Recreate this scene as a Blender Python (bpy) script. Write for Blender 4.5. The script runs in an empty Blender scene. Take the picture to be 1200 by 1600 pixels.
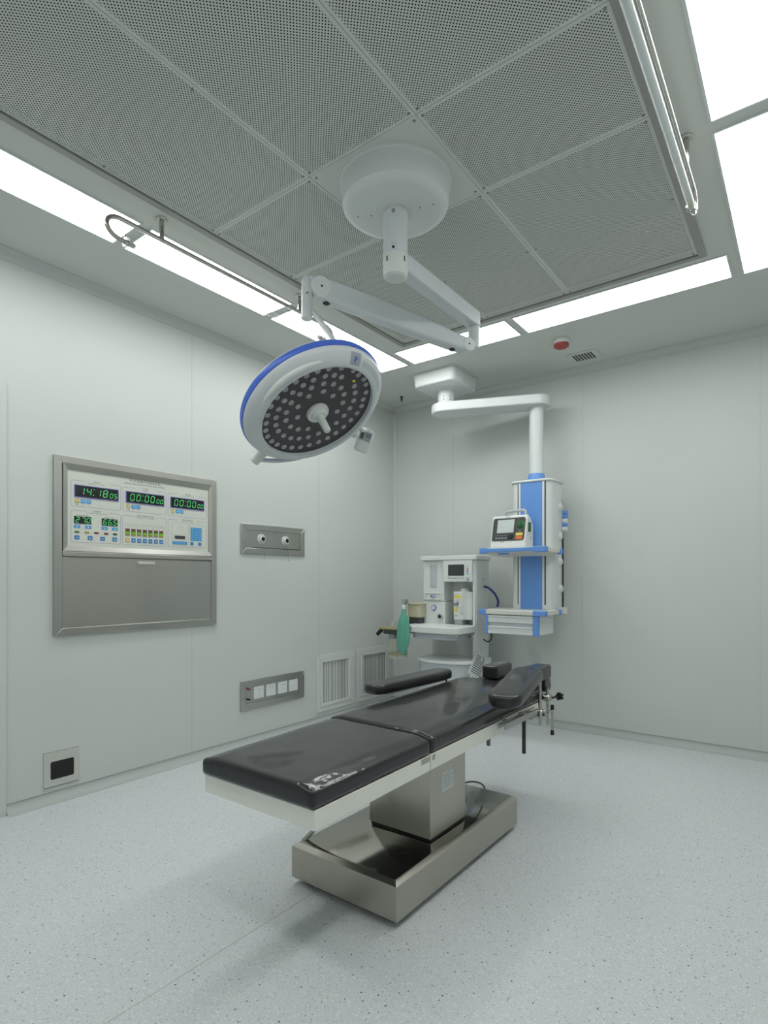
import bpy, bmesh, math, random
from mathutils import Vector, Matrix, noise

random.seed(7)
SC = bpy.context.scene
COL = SC.collection
PI = math.pi

# ---------------------------------------------------------------- camera
YAW = math.radians(36.928)
cam_d = bpy.data.cameras.new('camera')
cam_d.sensor_fit = 'AUTO'
cam_d.sensor_width = 36.0
cam_d.lens = 886.52 * 36.0 / 1600.0
cam_d.shift_y = 104.68 / 1600.0
cam_d.clip_start = 0.05
cam = bpy.data.objects.new('camera', cam_d)
cam.location = (3.4111, -4.7182, 1.25)
cam.rotation_euler = (PI / 2, 0, YAW)
COL.objects.link(cam)
SC.camera = cam

# ---------------------------------------------------------------- world, exposure, lamp strength
wd = bpy.data.worlds.new('world')
wd.use_nodes = True
wd.node_tree.nodes['Background'].inputs[0].default_value = (0.02, 0.022, 0.022, 1)
SC.world = wd
SC.view_settings.view_transform = 'Standard'
SC.view_settings.look = 'None'
SC.view_settings.gamma = 1.0
SC.view_settings.use_curve_mapping = False
SC.view_settings.exposure = 0.0
PANEL_L = 8.5                      # radiance of the ceiling light panels
PANEL_C = (0.975, 1.0, 0.975)

# room
W, D, H = 3.94, 5.37, 2.99

# ---------------------------------------------------------------- helpers
def lin(h):
    h = h.lstrip('#')
    v = [int(h[i:i + 2], 16) / 255 for i in (0, 2, 4)]
    return tuple((x / 12.92 if x <= 0.04045 else ((x + 0.055) / 1.055) ** 2.4) for x in v) + (1.0,)

def mat(name, col, rough=0.5, metal=0.0, spec=0.5, coat=0.0, emit=None, est=0.0, trans=0.0, ior=1.45, alpha=1.0):
    m = bpy.data.materials.new(name)
    m.use_nodes = True
    b = m.node_tree.nodes['Principled BSDF']
    b.inputs['Base Color'].default_value = lin(col) if isinstance(col, str) else tuple(col) + (1.0,) * (4 - len(col))
    b.inputs['Roughness'].default_value = rough
    b.inputs['Metallic'].default_value = metal
    b.inputs['Specular IOR Level'].default_value = spec
    b.inputs['Coat Weight'].default_value = coat
    b.inputs['Coat Roughness'].default_value = 0.06
    b.inputs['Transmission Weight'].default_value = trans
    b.inputs['IOR'].default_value = ior
    b.inputs['Alpha'].default_value = alpha
    if emit:
        b.inputs['Emission Color'].default_value = lin(emit) if isinstance(emit, str) else tuple(emit) + (1.0,) * (4 - len(emit))
        b.inputs['Emission Strength'].default_value = est
    return m

def nt(m):
    return m.node_tree.nodes, m.node_tree.links, m.node_tree.nodes['Principled BSDF']

def mottled(m, scale, amt, stretch=(1, 1, 1), bump=0.0, rough=None, detail=3):
    """gentle colour / roughness / bump variation from a noise in object space"""
    N, L, b = nt(m)
    tc = N.new('ShaderNodeTexCoord'); mp = N.new('ShaderNodeMapping')
    mp.inputs['Scale'].default_value = stretch
    no = N.new('ShaderNodeTexNoise'); no.inputs['Scale'].default_value = scale; no.inputs['Detail'].default_value = detail
    L.new(tc.outputs['Object'], mp.inputs['Vector']); L.new(mp.outputs[0], no.inputs['Vector'])
    if amt:
        c = b.inputs['Base Color'].default_value[:]
        rp = N.new('ShaderNodeValToRGB')
        rp.color_ramp.elements[0].position = 0.3; rp.color_ramp.elements[1].position = 0.7
        rp.color_ramp.elements[0].color = tuple(x * (1 - amt) for x in c[:3]) + (1,)
        rp.color_ramp.elements[1].color = tuple(min(1, x * (1 + amt)) for x in c[:3]) + (1,)
        L.new(no.outputs[0], rp.inputs[0]); L.new(rp.outputs[0], b.inputs['Base Color'])
    if rough:
        mr = N.new('ShaderNodeMapRange')
        mr.inputs['From Min'].default_value = 0.3; mr.inputs['From Max'].default_value = 0.7
        mr.inputs['To Min'].default_value = rough[0]; mr.inputs['To Max'].default_value = rough[1]
        L.new(no.outputs[0], mr.inputs['Value']); L.new(mr.outputs[0], b.inputs['Roughness'])
    if bump:
        bp = N.new('ShaderNodeBump'); bp.inputs['Strength'].default_value = bump; bp.inputs['Distance'].default_value = 0.01
        L.new(no.outputs[0], bp.inputs['Height']); L.new(bp.outputs[0], b.inputs['Normal'])
    return m

# ---------------------------------------------------------------- materials
M = {}
M['wall'] = mottled(mat('painted_steel_wall', (0.625, 0.652, 0.632), 0.42, spec=0.35), 1.3, 0.012)
M['ceil'] = mat('painted_steel_ceiling', (0.655, 0.68, 0.64), 0.5, spec=0.3)
M['cove'] = mat('cove_aluminium_paint', (0.61, 0.635, 0.62), 0.38, spec=0.4)
M['skirt'] = mat('skirting_cove', (0.47, 0.505, 0.49), 0.45, spec=0.3)
M['grille'] = mat('grille_enamel', (0.68, 0.705, 0.685), 0.42)
M['plate'] = mottled(mat('pale_satin_plate', (0.62, 0.62, 0.58), 0.4, metal=0.3), 5, 0.02)
M['seam'] = mat('panel_joint_sealant', (0.52, 0.545, 0.53), 0.6)
M['door'] = mat('door_paint', (0.50, 0.56, 0.55), 0.4)
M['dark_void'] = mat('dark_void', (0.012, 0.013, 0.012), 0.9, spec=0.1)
M['panel_edge'] = mat('light_panel_frame', (0.70, 0.74, 0.74), 0.4)
M['steel'] = mottled(mat('brushed_stainless', (0.50, 0.495, 0.465), 0.32, metal=1.0), 3, 0.02, (3, 1, 0.25), rough=(0.29, 0.36), detail=2)
M['steel_h'] = mottled(mat('brushed_stainless_horizontal', (0.50, 0.495, 0.465), 0.30, metal=1.0), 4, 0.03, (1, 2.5, 0.2), rough=(0.27, 0.34), detail=2)
M['steel_dark'] = mat('dull_stainless_frame', (0.37, 0.365, 0.345), 0.45, metal=0.7)
M['quartz'] = mat('quartz_tube', (0.70, 0.74, 0.74), 0.08, spec=0.8, coat=0.6, alpha=0.38)
M['chrome'] = mat('polished_tube', (0.50, 0.49, 0.46), 0.16, metal=1.0)
M['table_steel'] = mottled(mat('table_stainless', (0.49, 0.475, 0.42), 0.3, metal=1.0), 3.0, 0.05, (1, 1, 1.3), rough=(0.27, 0.34), detail=1)
M['table_frame'] = mottled(mat('table_frame_satin', (0.90, 0.89, 0.83), 0.40, metal=0.45), 5, 0.02, (1, 1, 1), rough=(0.36, 0.44))
M['base_top'] = mottled(mat('table_base_polished_top', (0.42, 0.41, 0.37), 0.12, metal=1.0), 2, 0.05, rough=(0.10, 0.14), detail=1)
M['enamel'] = mat('white_enamel', (0.72, 0.755, 0.75), 0.3, spec=0.5)
M['enamel_cool'] = mat('cool_white_lacquer', (0.64, 0.68, 0.70), 0.28, spec=0.5)
M['white'] = mat('white_plastic', (0.74, 0.765, 0.75), 0.38)
M['ivory'] = mat('ivory_plastic', (0.70, 0.70, 0.65), 0.4)
M['cap_white'] = mat('translucent_white_cap', (0.70, 0.73, 0.70), 0.4)
M['grey_plastic'] = mat('pale_grey_plastic', (0.50, 0.54, 0.57), 0.4)
M['mid_grey'] = mat('mid_grey_plastic', (0.27, 0.30, 0.31), 0.45)
M['label_grey'] = mat('grey_label', (0.33, 0.38, 0.43), 0.4)
M['pendant_blue'] = mat('pendant_blue', lin('#6a9be0'), 0.35)
M['lamp_blue'] = mat('lamp_rim_blue', lin('#4a6fd2'), 0.3)
M['navy'] = mat('navy_hose', (0.02, 0.03, 0.16), 0.4)
M['black'] = mat('black_plastic', (0.012, 0.012, 0.013), 0.4)
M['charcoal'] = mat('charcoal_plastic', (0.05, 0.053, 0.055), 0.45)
M['led_board'] = mottled(mat('lamp_dark_board', (0.075, 0.068, 0.074), 0.3, spec=0.4), 4, 0.12)
M['led_lens'] = mat('clear_lens', (0.40, 0.39, 0.41), 0.15, spec=0.8, coat=0.6)
M['led_core'] = mat('lens_core', (0.33, 0.32, 0.36), 0.3)
M['brass'] = mat('yellowed_brass', (0.45, 0.40, 0.20), 0.35, metal=0.6)
M['beige'] = mat('beige_plastic', (0.52, 0.50, 0.36), 0.45)
M['glass'] = mat('clear_glass', (0.95, 0.97, 0.97), 0.03, trans=1.0, ior=1.35)
M['amber_glass'] = mat('clear_canister', (0.92, 0.93, 0.86), 0.05, trans=0.9, ior=1.1)
M['bag'] = mottled(mat('green_rubber', (0.13, 0.42, 0.31), 0.32, spec=0.5), 6, 0.1)
M['paper'] = mat('paper', (0.72, 0.74, 0.74), 0.6)
M['ink'] = mat('print_grey', (0.10, 0.11, 0.12), 0.6)
M['ink_soft'] = mat('print_soft_grey', (0.30, 0.32, 0.33), 0.6)
M['violet'] = mat('print_violet', (0.20, 0.19, 0.42), 0.5)
M['bezel_violet'] = mat('display_bezel_violet', (0.22, 0.18, 0.50), 0.4)
M['face'] = mat('membrane_faceplate', (0.66, 0.68, 0.62), 0.42)
M['led_window'] = mat('display_window', (0.010, 0.010, 0.014), 0.12, coat=0.3)
M['green_led'] = mat('green_digits', (0.02, 0.08, 0.03), 0.5, emit=(0.10, 0.80, 0.22), est=0.85)
M['btn_blue'] = mat('blue_key', lin('#4f9fd6'), 0.4)
M['btn_blue_d'] = mat('deep_blue_key', lin('#3f82bb'), 0.4)
M['btn_tan'] = mat('tan_key', lin('#cdb878'), 0.4)
M['lamp_green'] = mat('green_indicator', lin('#4a7a3c'), 0.4)
M['lamp_lime'] = mat('lime_indicator', lin('#7fc02a'), 0.4)
M['lamp_olive'] = mat('olive_indicator', lin('#99933f'), 0.4)
M['lamp_maroon'] = mat('maroon_indicator', lin('#7a3a38'), 0.4)
M['lamp_dgreen'] = mat('dark_green_indicator', lin('#3b5a44'), 0.4)
M['red'] = mat('red_plastic', (0.42, 0.035, 0.035), 0.4)
M['detector_red'] = mat('detector_red', (0.36, 0.06, 0.055), 0.45)
M['yellow'] = mat('yellow_label', (0.80, 0.70, 0.05), 0.45)
M['key_yellow'] = mat('yellow_key', lin('#e0cf5a'), 0.45)
M['orange'] = mat('orange_key', lin('#d9703c'), 0.45)
M['knob_green'] = mat('green_knob', (0.03, 0.13, 0.05), 0.4)
M['screen_pale'] = mat('unlit_pale_screen', (0.58, 0.64, 0.64), 0.12, spec=0.6, coat=0.5)
M['screen_dark'] = mat('unlit_dark_screen', (0.055, 0.062, 0.06), 0.2, spec=0.5)
M['screen_lcd'] = mat('grey_lcd', (0.36, 0.40, 0.40), 0.25)
M['light'] = mat('lit_diffuser', (0.8, 0.8, 0.8), 0.6, emit=PANEL_C, est=PANEL_L)

# mattress: black vinyl wrapped in clear film
def make_vinyl():
    m = mat('black_vinyl_in_clear_film', (0.020, 0.020, 0.023), 0.34, spec=0.32, coat=0.52)
    N, L, b = nt(m)
    tc = N.new('ShaderNodeTexCoord')
    mp = N.new('ShaderNodeMapping'); mp.inputs['Scale'].default_value = (1, 0.6, 1)
    n1 = N.new('ShaderNodeTexNoise'); n1.inputs['Scale'].default_value = 7; n1.inputs['Detail'].default_value = 2
    n2 = N.new('ShaderNodeTexNoise'); n2.inputs['Scale'].default_value = 32; n2.inputs['Detail'].default_value = 3
    mp2 = N.new('ShaderNodeMapping'); mp2.inputs['Scale'].default_value = (1, 1, 0.12)
    L.new(tc.outputs['Object'], mp.inputs['Vector']); L.new(mp.outputs[0], n1.inputs['Vector'])
    L.new(tc.outputs['Object'], mp2.inputs['Vector']); L.new(mp2.outputs[0], n2.inputs['Vector'])
    ge = N.new('ShaderNodeNewGeometry'); sx = N.new('ShaderNodeSeparateXYZ')
    L.new(ge.outputs['Normal'], sx.inputs[0])
    side = N.new('ShaderNodeMapRange')
    side.inputs['From Min'].default_value = 0.25; side.inputs['From Max'].default_value = 0.9
    side.inputs['To Min'].default_value = 0.45; side.inputs['To Max'].default_value = 0.03
    L.new(sx.outputs[2], side.inputs['Value'])
    mu = N.new('ShaderNodeMath'); mu.operation = 'MULTIPLY'
    L.new(n2.outputs[0], mu.inputs[0]); L.new(side.outputs[0], mu.inputs[1])
    ad = N.new('ShaderNodeMath'); ad.operation = 'ADD'
    L.new(n1.outputs[0], ad.inputs[0]); L.new(mu.outputs[0], ad.inputs[1])
    bp = N.new('ShaderNodeBump'); bp.inputs['Strength'].default_value = 0.10; bp.inputs['Distance'].default_value = 0.02
    L.new(ad.outputs[0], bp.inputs['Height'])
    L.new(bp.outputs[0], b.inputs['Normal']); L.new(bp.outputs[0], b.inputs['Coat Normal'])
    b.inputs['Coat Roughness'].default_value = 0.05
    return m
M['vinyl'] = make_vinyl()
M['pad_vinyl'] = mottled(mat('black_vinyl_satin', (0.018, 0.019, 0.022), 0.32, spec=0.45, coat=0.40), 14, 0.05, bump=0.06)

# floor: pale vinyl sheet with fine dark and light flecks
def make_floor():
    m = mat('flecked_vinyl_floor', (0.62, 0.665, 0.68), 0.36, spec=0.32)
    N, L, b = nt(m)
    tc = N.new('ShaderNodeTexCoord')
    base = (0.60, 0.645, 0.66, 1)
    def fleck(scale, rad, keep, seed):
        mp = N.new('ShaderNodeMapping'); mp.inputs['Location'].default_value = (seed, seed * 2.3, 0.5)
        v = N.new('ShaderNodeTexVoronoi'); v.inputs['Scale'].default_value = scale
        v.voronoi_dimensions = '2D'
        L.new(tc.outputs['Object'], mp.inputs['Vector']); L.new(mp.outputs[0], v.inputs['Vector'])
        sp = N.new('ShaderNodeSeparateColor'); L.new(v.outputs['Color'], sp.inputs[0])
        r = N.new('ShaderNodeMath'); r.operation = 'MULTIPLY'; L.new(sp.outputs[1], r.inputs[0]); r.inputs[1].default_value = rad * 1.4
        lt = N.new('ShaderNodeMath'); lt.operation = 'LESS_THAN'; L.new(v.outputs['Distance'], lt.inputs[0]); L.new(r.outputs[0], lt.inputs[1])
        gt = N.new('ShaderNodeMath'); gt.operation = 'LESS_THAN'; L.new(sp.outputs[0], gt.inputs[0]); gt.inputs[1].default_value = keep
        mu = N.new('ShaderNodeMath'); mu.operation = 'MULTIPLY'; L.new(lt.outputs[0], mu.inputs[0]); L.new(gt.outputs[0], mu.inputs[1])
        return mu.outputs[0]
    cur = None
    no = N.new('ShaderNodeTexNoise'); no.inputs['Scale'].default_value = 150; no.inputs['Detail'].default_value = 2
    L.new(tc.outputs['Object'], no.inputs['Vector'])
    rp = N.new('ShaderNodeValToRGB')
    rp.color_ramp.elements[0].position = 0.35; rp.color_ramp.elements[1].position = 0.68
    rp.color_ramp.elements[0].color = (0.595, 0.625, 0.648, 1); rp.color_ramp.elements[1].color = (0.665, 0.692, 0.71, 1)
    L.new(no.outputs[0], rp.inputs[0])
    cur = rp.outputs[0]
    for scale, rad, keep, seed, col in ((44, 0.100, 0.24, 1.7, (0.10, 0.105, 0.11, 1)), (120, 0.30, 0.30, 5.1, (0.47, 0.50, 0.525, 1)), (130, 0.32, 0.30, 9.4, (0.76, 0.785, 0.79, 1))):
        f = fleck(scale, rad, keep, seed)
        mx = N.new('ShaderNodeMix'); mx.data_type = 'RGBA'
        L.new(f, mx.inputs[0]); L.new(cur, mx.inputs[6]); mx.inputs[7].default_value = col
        cur = mx.outputs[2]
    L.new(cur, b.inputs['Base Color'])
    return m
M['floor'] = make_floor()
M['weld'] = mat('floor_weld_seam', (0.50, 0.53, 0.52), 0.5)

# perforated metal: round holes on a diagonal lattice, open to the dark plenum above
def make_perforated():
    m = mat('perforated_painted_metal', (0.64, 0.665, 0.625), 0.5, spec=0.3)
    N, L, b = nt(m)
    tc = N.new('ShaderNodeTexCoord'); sx = N.new('ShaderNodeSeparateXYZ')
    L.new(tc.outputs['Object'], sx.inputs[0])
    def mth(op, a, bb=None):
        n = N.new('ShaderNodeMath'); n.operation = op
        for i, x in enumerate((a, bb)):
            if x is None: continue
            if isinstance(x, (int, float)): n.inputs[i].default_value = x
            else: L.new(x, n.inputs[i])
        return n.outputs[0]
    P = 0.0140
    u = mth('DIVIDE', mth('ADD', sx.outputs[0], sx.outputs[1]), P)
    v = mth('DIVIDE', mth('SUBTRACT', sx.outputs[0], sx.outputs[1]), P)
    fu = mth('SUBTRACT', mth('FRACT', u), 0.5)
    fv = mth('SUBTRACT', mth('FRACT', v), 0.5)
    d2 = mth('ADD', mth('MULTIPLY', fu, fu), mth('MULTIPLY', fv, fv))
    hole = mth('LESS_THAN', d2, 0.258 ** 2)
    L.new(mth('SUBTRACT', 1.0, hole), b.inputs['Alpha'])
    return m
M['perf'] = make_perforated()

# ---------------------------------------------------------------- mesh builder
class MB:
    def __init__(self, T=None):
        self.bm = bmesh.new(); self.T = T or Matrix.Identity(4); self.mi = 0
    def v(self, p): return self.bm.verts.new(self.T @ Vector(p))
    def f(self, vs):
        try:
            fc = self.bm.faces.new(vs); fc.material_index = self.mi; return fc
        except ValueError: return None
    def box(self, x0, x1, y0, y1, z0, z1):
        p = [self.v((x, y, z)) for z in (z0, z1) for y in (y0, y1) for x in (x0, x1)]
        for q in ((0, 2, 3, 1), (4, 5, 7, 6), (0, 1, 5, 4), (2, 6, 7, 3), (0, 4, 6, 2), (1, 3, 7, 5)):
            self.f([p[i] for i in q])
        return self
    def hexa(self, bot, top):
        a = [self.v(p) for p in bot]; c = [self.v(p) for p in top]; n = len(a)
        self.f(a[::-1]); self.f(c)
        for i in range(n): self.f([a[i], a[(i + 1) % n], c[(i + 1) % n], c[i]])
        return self
    def prism(self, poly, axis, lo, hi):
        """poly: 2-D outline; axis 'z': (x,y), 'y': (x,z), 'x': (y,z)"""
        def P(p, w): return {'z': (p[0], p[1], w), 'y': (p[0], w, p[1]), 'x': (w, p[0], p[1])}[axis]
        return self.hexa([P(p, lo) for p in poly], [P(p, hi) for p in poly])
    def lathe(self, prof, c=(0, 0, 0), ax=(0, 0, 1), seg=32, a0=0, a1=2 * PI, close=True):
        ax = Vector(ax).normalized(); t = Vector((1, 0, 0)) if abs(ax.x) < 0.9 else Vector((0, 1, 0))
        e1 = ax.cross(t).normalized(); e2 = ax.cross(e1); c = Vector(c)
        full = abs(a1 - a0 - 2 * PI) < 1e-6
        n = seg if full else seg + 1
        rings = []
        for r, z in prof:
            if r < 1e-6: rings.append([self.v(c + ax * z)])
            else: rings.append([self.v(c + ax * z + (e1 * math.cos(a0 + (a1 - a0) * k / seg) + e2 * math.sin(a0 + (a1 - a0) * k / seg)) * r) for k in range(n)])
        for A, B in zip(rings, rings[1:]):
            for k in range(seg):
                k2 = (k + 1) % n
                if len(A) == 1 and len(B) == 1: continue
                if len(A) == 1: self.f([A[0], B[k2], B[k]])
                elif len(B) == 1: self.f([A[k], A[k2], B[0]])
                else: self.f([A[k], A[k2], B[k2], B[k]])
        return self
    def cyl(self, p0, p1, r0, r1=None, seg=24):
        p0, p1 = Vector(p0), Vector(p1); d = p1 - p0; r1 = r0 if r1 is None else r1
        return self.lathe([(0, 0), (r0, 0), (r1, d.length), (0, d.length)], p0, d, seg)
    def tube(self, pts, r, seg=12, rr=None):
        pts = [Vector(p) for p in pts]; rings = []; prev = None
        for i, p in enumerate(pts):
            d = (pts[min(i + 1, len(pts) - 1)] - pts[max(i - 1, 0)]).normalized()
            if prev is None:
                t = Vector((0, 0, 1)) if abs(d.z) < 0.9 else Vector((1, 0, 0))
                e1 = d.cross(t).normalized()
            else:
                e1 = (prev - d * prev.dot(d)).normalized()
            prev = e1; e2 = d.cross(e1); R = rr[i] if rr else r
            rings.append([self.v(p + (e1 * math.cos(2 * PI * k / seg) + e2 * math.sin(2 * PI * k / seg)) * R) for k in range(seg)])
        for A, B in zip(rings, rings[1:]):
            for k in range(seg): self.f([A[k], A[(k + 1) % seg], B[(k + 1) % seg], B[k]])
        self.f(rings[0][::-1]); self.f(rings[-1])
        return self
    def cushion(self, x0, x1, y0, y1, z0, z1, r, n=(14, 30, 4), crown=0.0, wob=0.0, ry=None, hook=None):
        """rounded pad; hook(p) may push points about"""
        c = Vector(((x0 + x1) / 2, (y0 + y1) / 2, (z0 + z1) / 2)); h = Vector(((x1 - x0) / 2, (y1 - y0) / 2, (z1 - z0) / 2))
        rv = Vector((r, r, min(r, h.z * 0.98)))
        def coords(k, N):
            t = 2 * k / N - 1
            return math.copysign(1 - (1 - abs(t)) ** 1.5, t)
        memo = {}
        def P(ix, iy, iz):
            key = (ix, iy, iz)
            if key in memo: return memo[key]
            p = Vector((coords(ix, n[0]) * h.x, coords(iy, n[1]) * h.y, coords(iz, n[2]) * h.z))
            q = Vector(tuple(max(-(h[i] - rv[i]), min(h[i] - rv[i], p[i])) for i in range(3)))
            d = p - q; d = Vector((d.x / rv.x, d.y / rv.y, d.z / rv.z))
            if d.length > 1e-6:
                d.normalize(); p = q + Vector((d.x * rv.x, d.y * rv.y, d.z * rv.z))
            if p.z > 0 and crown: p.z += crown * (1 - (p.x / h.x) ** 2) * (1 - (p.y / h.y) ** 4)
            w = c + p
            if wob:
                nv = noise.noise_vector(w * 9.0)
                w += Vector((nv.x * 0.5, nv.y * 0.5, nv.z)) * wob
            if hook: w = hook(w)
            memo[key] = self.v(w); return memo[key]
        for a in range(n[0]):
            for b in range(n[1]):
                self.f([P(a, b, 0), P(a, b + 1, 0), P(a + 1, b + 1, 0), P(a + 1, b, 0)])
                self.f([P(a, b, n[2]), P(a + 1, b, n[2]), P(a + 1, b + 1, n[2]), P(a, b + 1, n[2])])
        for a in range(n[0]):
            for k in range(n[2]):
                self.f([P(a, 0, k), P(a + 1, 0, k), P(a + 1, 0, k + 1), P(a, 0, k + 1)])
                self.f([P(a, n[1], k), P(a, n[1], k + 1), P(a + 1, n[1], k + 1), P(a + 1, n[1], k)])
        for b in range(n[1]):
            for k in range(n[2]):
                self.f([P(0, b, k), P(0, b, k + 1), P(0, b + 1, k + 1), P(0, b + 1, k)])
                self.f([P(n[0], b, k), P(n[0], b + 1, k), P(n[0], b + 1, k + 1), P(n[0], b, k + 1)])
        return self
    def text(self, s, cx, cz, height, width=None, z=0.0):
        """flat lettering in the local u,v plane (x,y of T), centred"""
        cu = bpy.data.curves.new('t', 'FONT'); cu.body = s; cu.size = 1.0
        ob = bpy.data.objects.new('t', cu); COL.objects.link(ob)
        bpy.context.view_layer.update()
        me = bpy.data.meshes.new_from_object(ob.evaluated_get(bpy.context.evaluated_depsgraph_get()))
        bpy.data.objects.remove(ob); bpy.data.curves.remove(cu)
        if len(me.vertices):
            xs = [v.co.x for v in me.vertices]; ys = [v.co.y for v in me.vertices]
            x0, x1, y0, y1 = min(xs), max(xs), min(ys), max(ys)
            sy = height / max(y1 - y0, 1e-6); sx = (width / max(x1 - x0, 1e-6)) if width else sy
            vs = [self.v((cx + (v.co.x - (x0 + x1) / 2) * sx, cz + (v.co.y - (y0 + y1) / 2) * sy, z)) for v in me.vertices]
            for p in me.polygons: self.f([vs[i] for i in p.vertices])
        bpy.data.meshes.remove(me)
        return self

LOC = {}
def thing(name, label, cat, loc=(0, 0, 0), group=None):
    o = bpy.data.objects.new(name, None); COL.objects.link(o)
    o.empty_display_size = 0.05; o.location = loc; LOC[o.name] = Vector(loc)
    o['label'] = label; o['category'] = cat
    if group: o['group'] = group
    return o

def obj(name, mb, m, parent=None, bevel=0.0, seg=2, smooth=True, label=None, org=None, ang=35):
    bm = mb.bm
    bmesh.ops.recalc_face_normals(bm, faces=bm.faces)
    base = LOC[parent.name] if parent else Vector((0, 0, 0))
    o_w = Vector(org) if org is not None else base
    bmesh.ops.translate(bm, verts=bm.verts, vec=-o_w)
    me = bpy.data.meshes.new(name); bm.to_mesh(me); bm.free()
    for k in (m if isinstance(m, (list, tuple)) else [m]): me.materials.append(M[k])
    if smooth:
        me.polygons.foreach_set('use_smooth', [True] * len(me.polygons))
        me.set_sharp_from_angle(angle=math.radians(ang))
    o = bpy.data.objects.new(name, me); COL.objects.link(o)
    o.location = o_w - base; LOC[o.name] = o_w
    if parent: o.parent = parent
    if bevel:
        b = o.modifiers.new('bevel', 'BEVEL'); b.width = bevel; b.segments = seg
        b.limit_method = 'ANGLE'; b.angle_limit = math.radians(40); b.harden_normals = False
    if label: o['label'] = label
    return o

def struct(name, mb, m, **k):
    o = obj(name, mb, m, **k); o['kind'] = 'structure'; return o

def tag(o, label, cat, group=None):
    o['label'] = label; o['category'] = cat
    if group: o['group'] = group
    return o

def dup(root, loc, label=None):
    """copy a thing with its parts and sub-parts"""
    r = root.copy(); COL.objects.link(r); r.location = loc; LOC[r.name] = Vector(loc)
    if label: r['label'] = label
    for ch in list(root.children):
        c = ch.copy(); COL.objects.link(c); c.parent = r
        for g in ch.children:
            d = g.copy(); COL.objects.link(d); d.parent = c
    return r

# u,v,n frames: left wall (u=+y, v=+z, n=+x), back wall side (u=+x, v=+z, n=-y)
def FL(x=0.0): return Matrix(((0, 0, 1, x), (1, 0, 0, 0), (0, 1, 0, 0), (0, 0, 0, 1)))
def FB(y=0.0): return Matrix(((1, 0, 0, 0), (0, 0, -1, y), (0, 1, 0, 0), (0, 0, 0, 1)))
def rrect(x0, x1, y0, y1, r, n=6):
    out = []
    for cx, cy, a in ((x1 - r, y1 - r, 0), (x0 + r, y1 - r, 90), (x0 + r, y0 + r, 180), (x1 - r, y0 + r, 270)):
        for k in range(n + 1):
            t = math.radians(a + 90 * k / n); out.append((cx + r * math.cos(t), cy + r * math.sin(t)))
    return out
def frame_ring(mb, x0, x1, y0, y1, w, z0, z1):
    """rectangular picture-frame ring with mitred corners in local u,v,n"""
    o = [(x0, y0), (x1, y0), (x1, y1), (x0, y1)]; i = [(x0 + w, y0 + w), (x1 - w, y0 + w), (x1 - w, y1 - w), (x0 + w, y1 - w)]
    for k in range(4):
        a, b2 = k, (k + 1) % 4
        mb.hexa([(*o[a], z0), (*o[b2], z0), (*i[b2], z0), (*i[a], z0)], [(*o[a], z1), (*o[b2], z1), (*i[b2], z1), (*i[a], z1)])
    return mb

# ================================================================ THE ROOM
DX0, DX1, DY0, DY1 = 0.977, 2.966, -4.121, -1.249      # air diffuser frame
T_ = 0.08
struct('floor', MB().box(-T_, W + T_, -D - T_, T_, -T_, 0), 'floor')
mb = MB()
x0, x1, y0, y1 = DX0 + .02, DX1 - .02, DY0 + .02, DY1 - .02
for a in ((-T_, x0, -D - T_, T_), (x1, W + T_, -D - T_, T_), (x0, x1, -D - T_, y0), (x0, x1, y1, T_)):
    mb.box(*a, H, H + 0.04)
mb.mi = 1
mb.box(x0 - .02, x1 + .02, y0 - .02, y1 + .02, H + .30, H + .32)
for a in ((x0 - .02, x0, y0 - .02, y1 + .02), (x1, x1 + .02, y0 - .02, y1 + .02), (x0, x1, y0 - .02, y0), (x0, x1, y1, y1 + .02)):
    mb.box(*a, H + .04, H + .30)
struct('ceiling', mb, ['ceil', 'dark_void'], smooth=False)
# walls (panel joints are part of the wall)
mb = MB(); mb.box(-T_, 0, -D - T_, T_, 0, H); mb.mi = 1
for y in (-2.385, -1.123): mb.box(0, .0008, y - .0015, y + .0015, .06, H - .05)
struct('wall_left', mb, ['wall', 'seam'], smooth=False)
mb = MB(); mb.box(0, W, 0, T_, 0, H); mb.mi = 1
for x in (.689, 1.909, 3.133): mb.box(x - .0015, x + .0015, -.0008, 0, .06, H - .05)
struct('wall_back', mb, ['wall', 'seam'], smooth=False)
struct('wall_right', MB().box(W, W + T_, -D - T_, T_, 0, H), 'wall', smooth=False)
struct('wall_front', MB().box(0, W, -D - T_, -D, 0, H), 'wall', smooth=False)
# cornices and floor coves: concave quarter rounds
def cove(name, p0, p1, inward, r, z, up, m='cove'):
    p0, p1, n = Vector(p0), Vector(p1), Vector(inward); mb = MB(); A = []
    for p in (p0, p1):
        prof = [p + Vector((0, 0, z))]
        for k in range(9):
            a = PI / 2 * k / 8
            q = p + n * (r - r * math.cos(a)) + Vector((0, 0, z + up * (r - r * math.sin(a))))
            prof.append(q)
        prof = [prof[0]] + prof[1:]
        A.append([mb.v(q) for q in prof])
    for k in range(len(A[0])):
        k2 = (k + 1) % len(A[0]); mb.f([A[0][k], A[0][k2], A[1][k2], A[1][k]])
    mb.f(A[0]); mb.f(A[1][::-1])
    # thin nosing beads at both edges of the cove
    for off in (n * .001 + Vector((0, 0, up * r)), n * r + Vector((0, 0, up * .001))):
        mb.tube([p0 + off + Vector((0, 0, z)), p1 + off + Vector((0, 0, z))], 0.0025, 6)
    return struct(name, mb, m, ang=60)
cove('trim_1', (0, -D, 0), (0, 0, 0), (1, 0, 0), .05, H, -1)
cove('trim_2', (0, 0, 0), (W, 0, 0), (0, -1, 0), .05, H, -1)
cove('trim_3', (W, -D, 0), (W, 0, 0), (-1, 0, 0), .05, H, -1)
cove('trim_4', (0, -D, 0), (W, -D, 0), (0, 1, 0), .05, H, -1)
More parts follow.
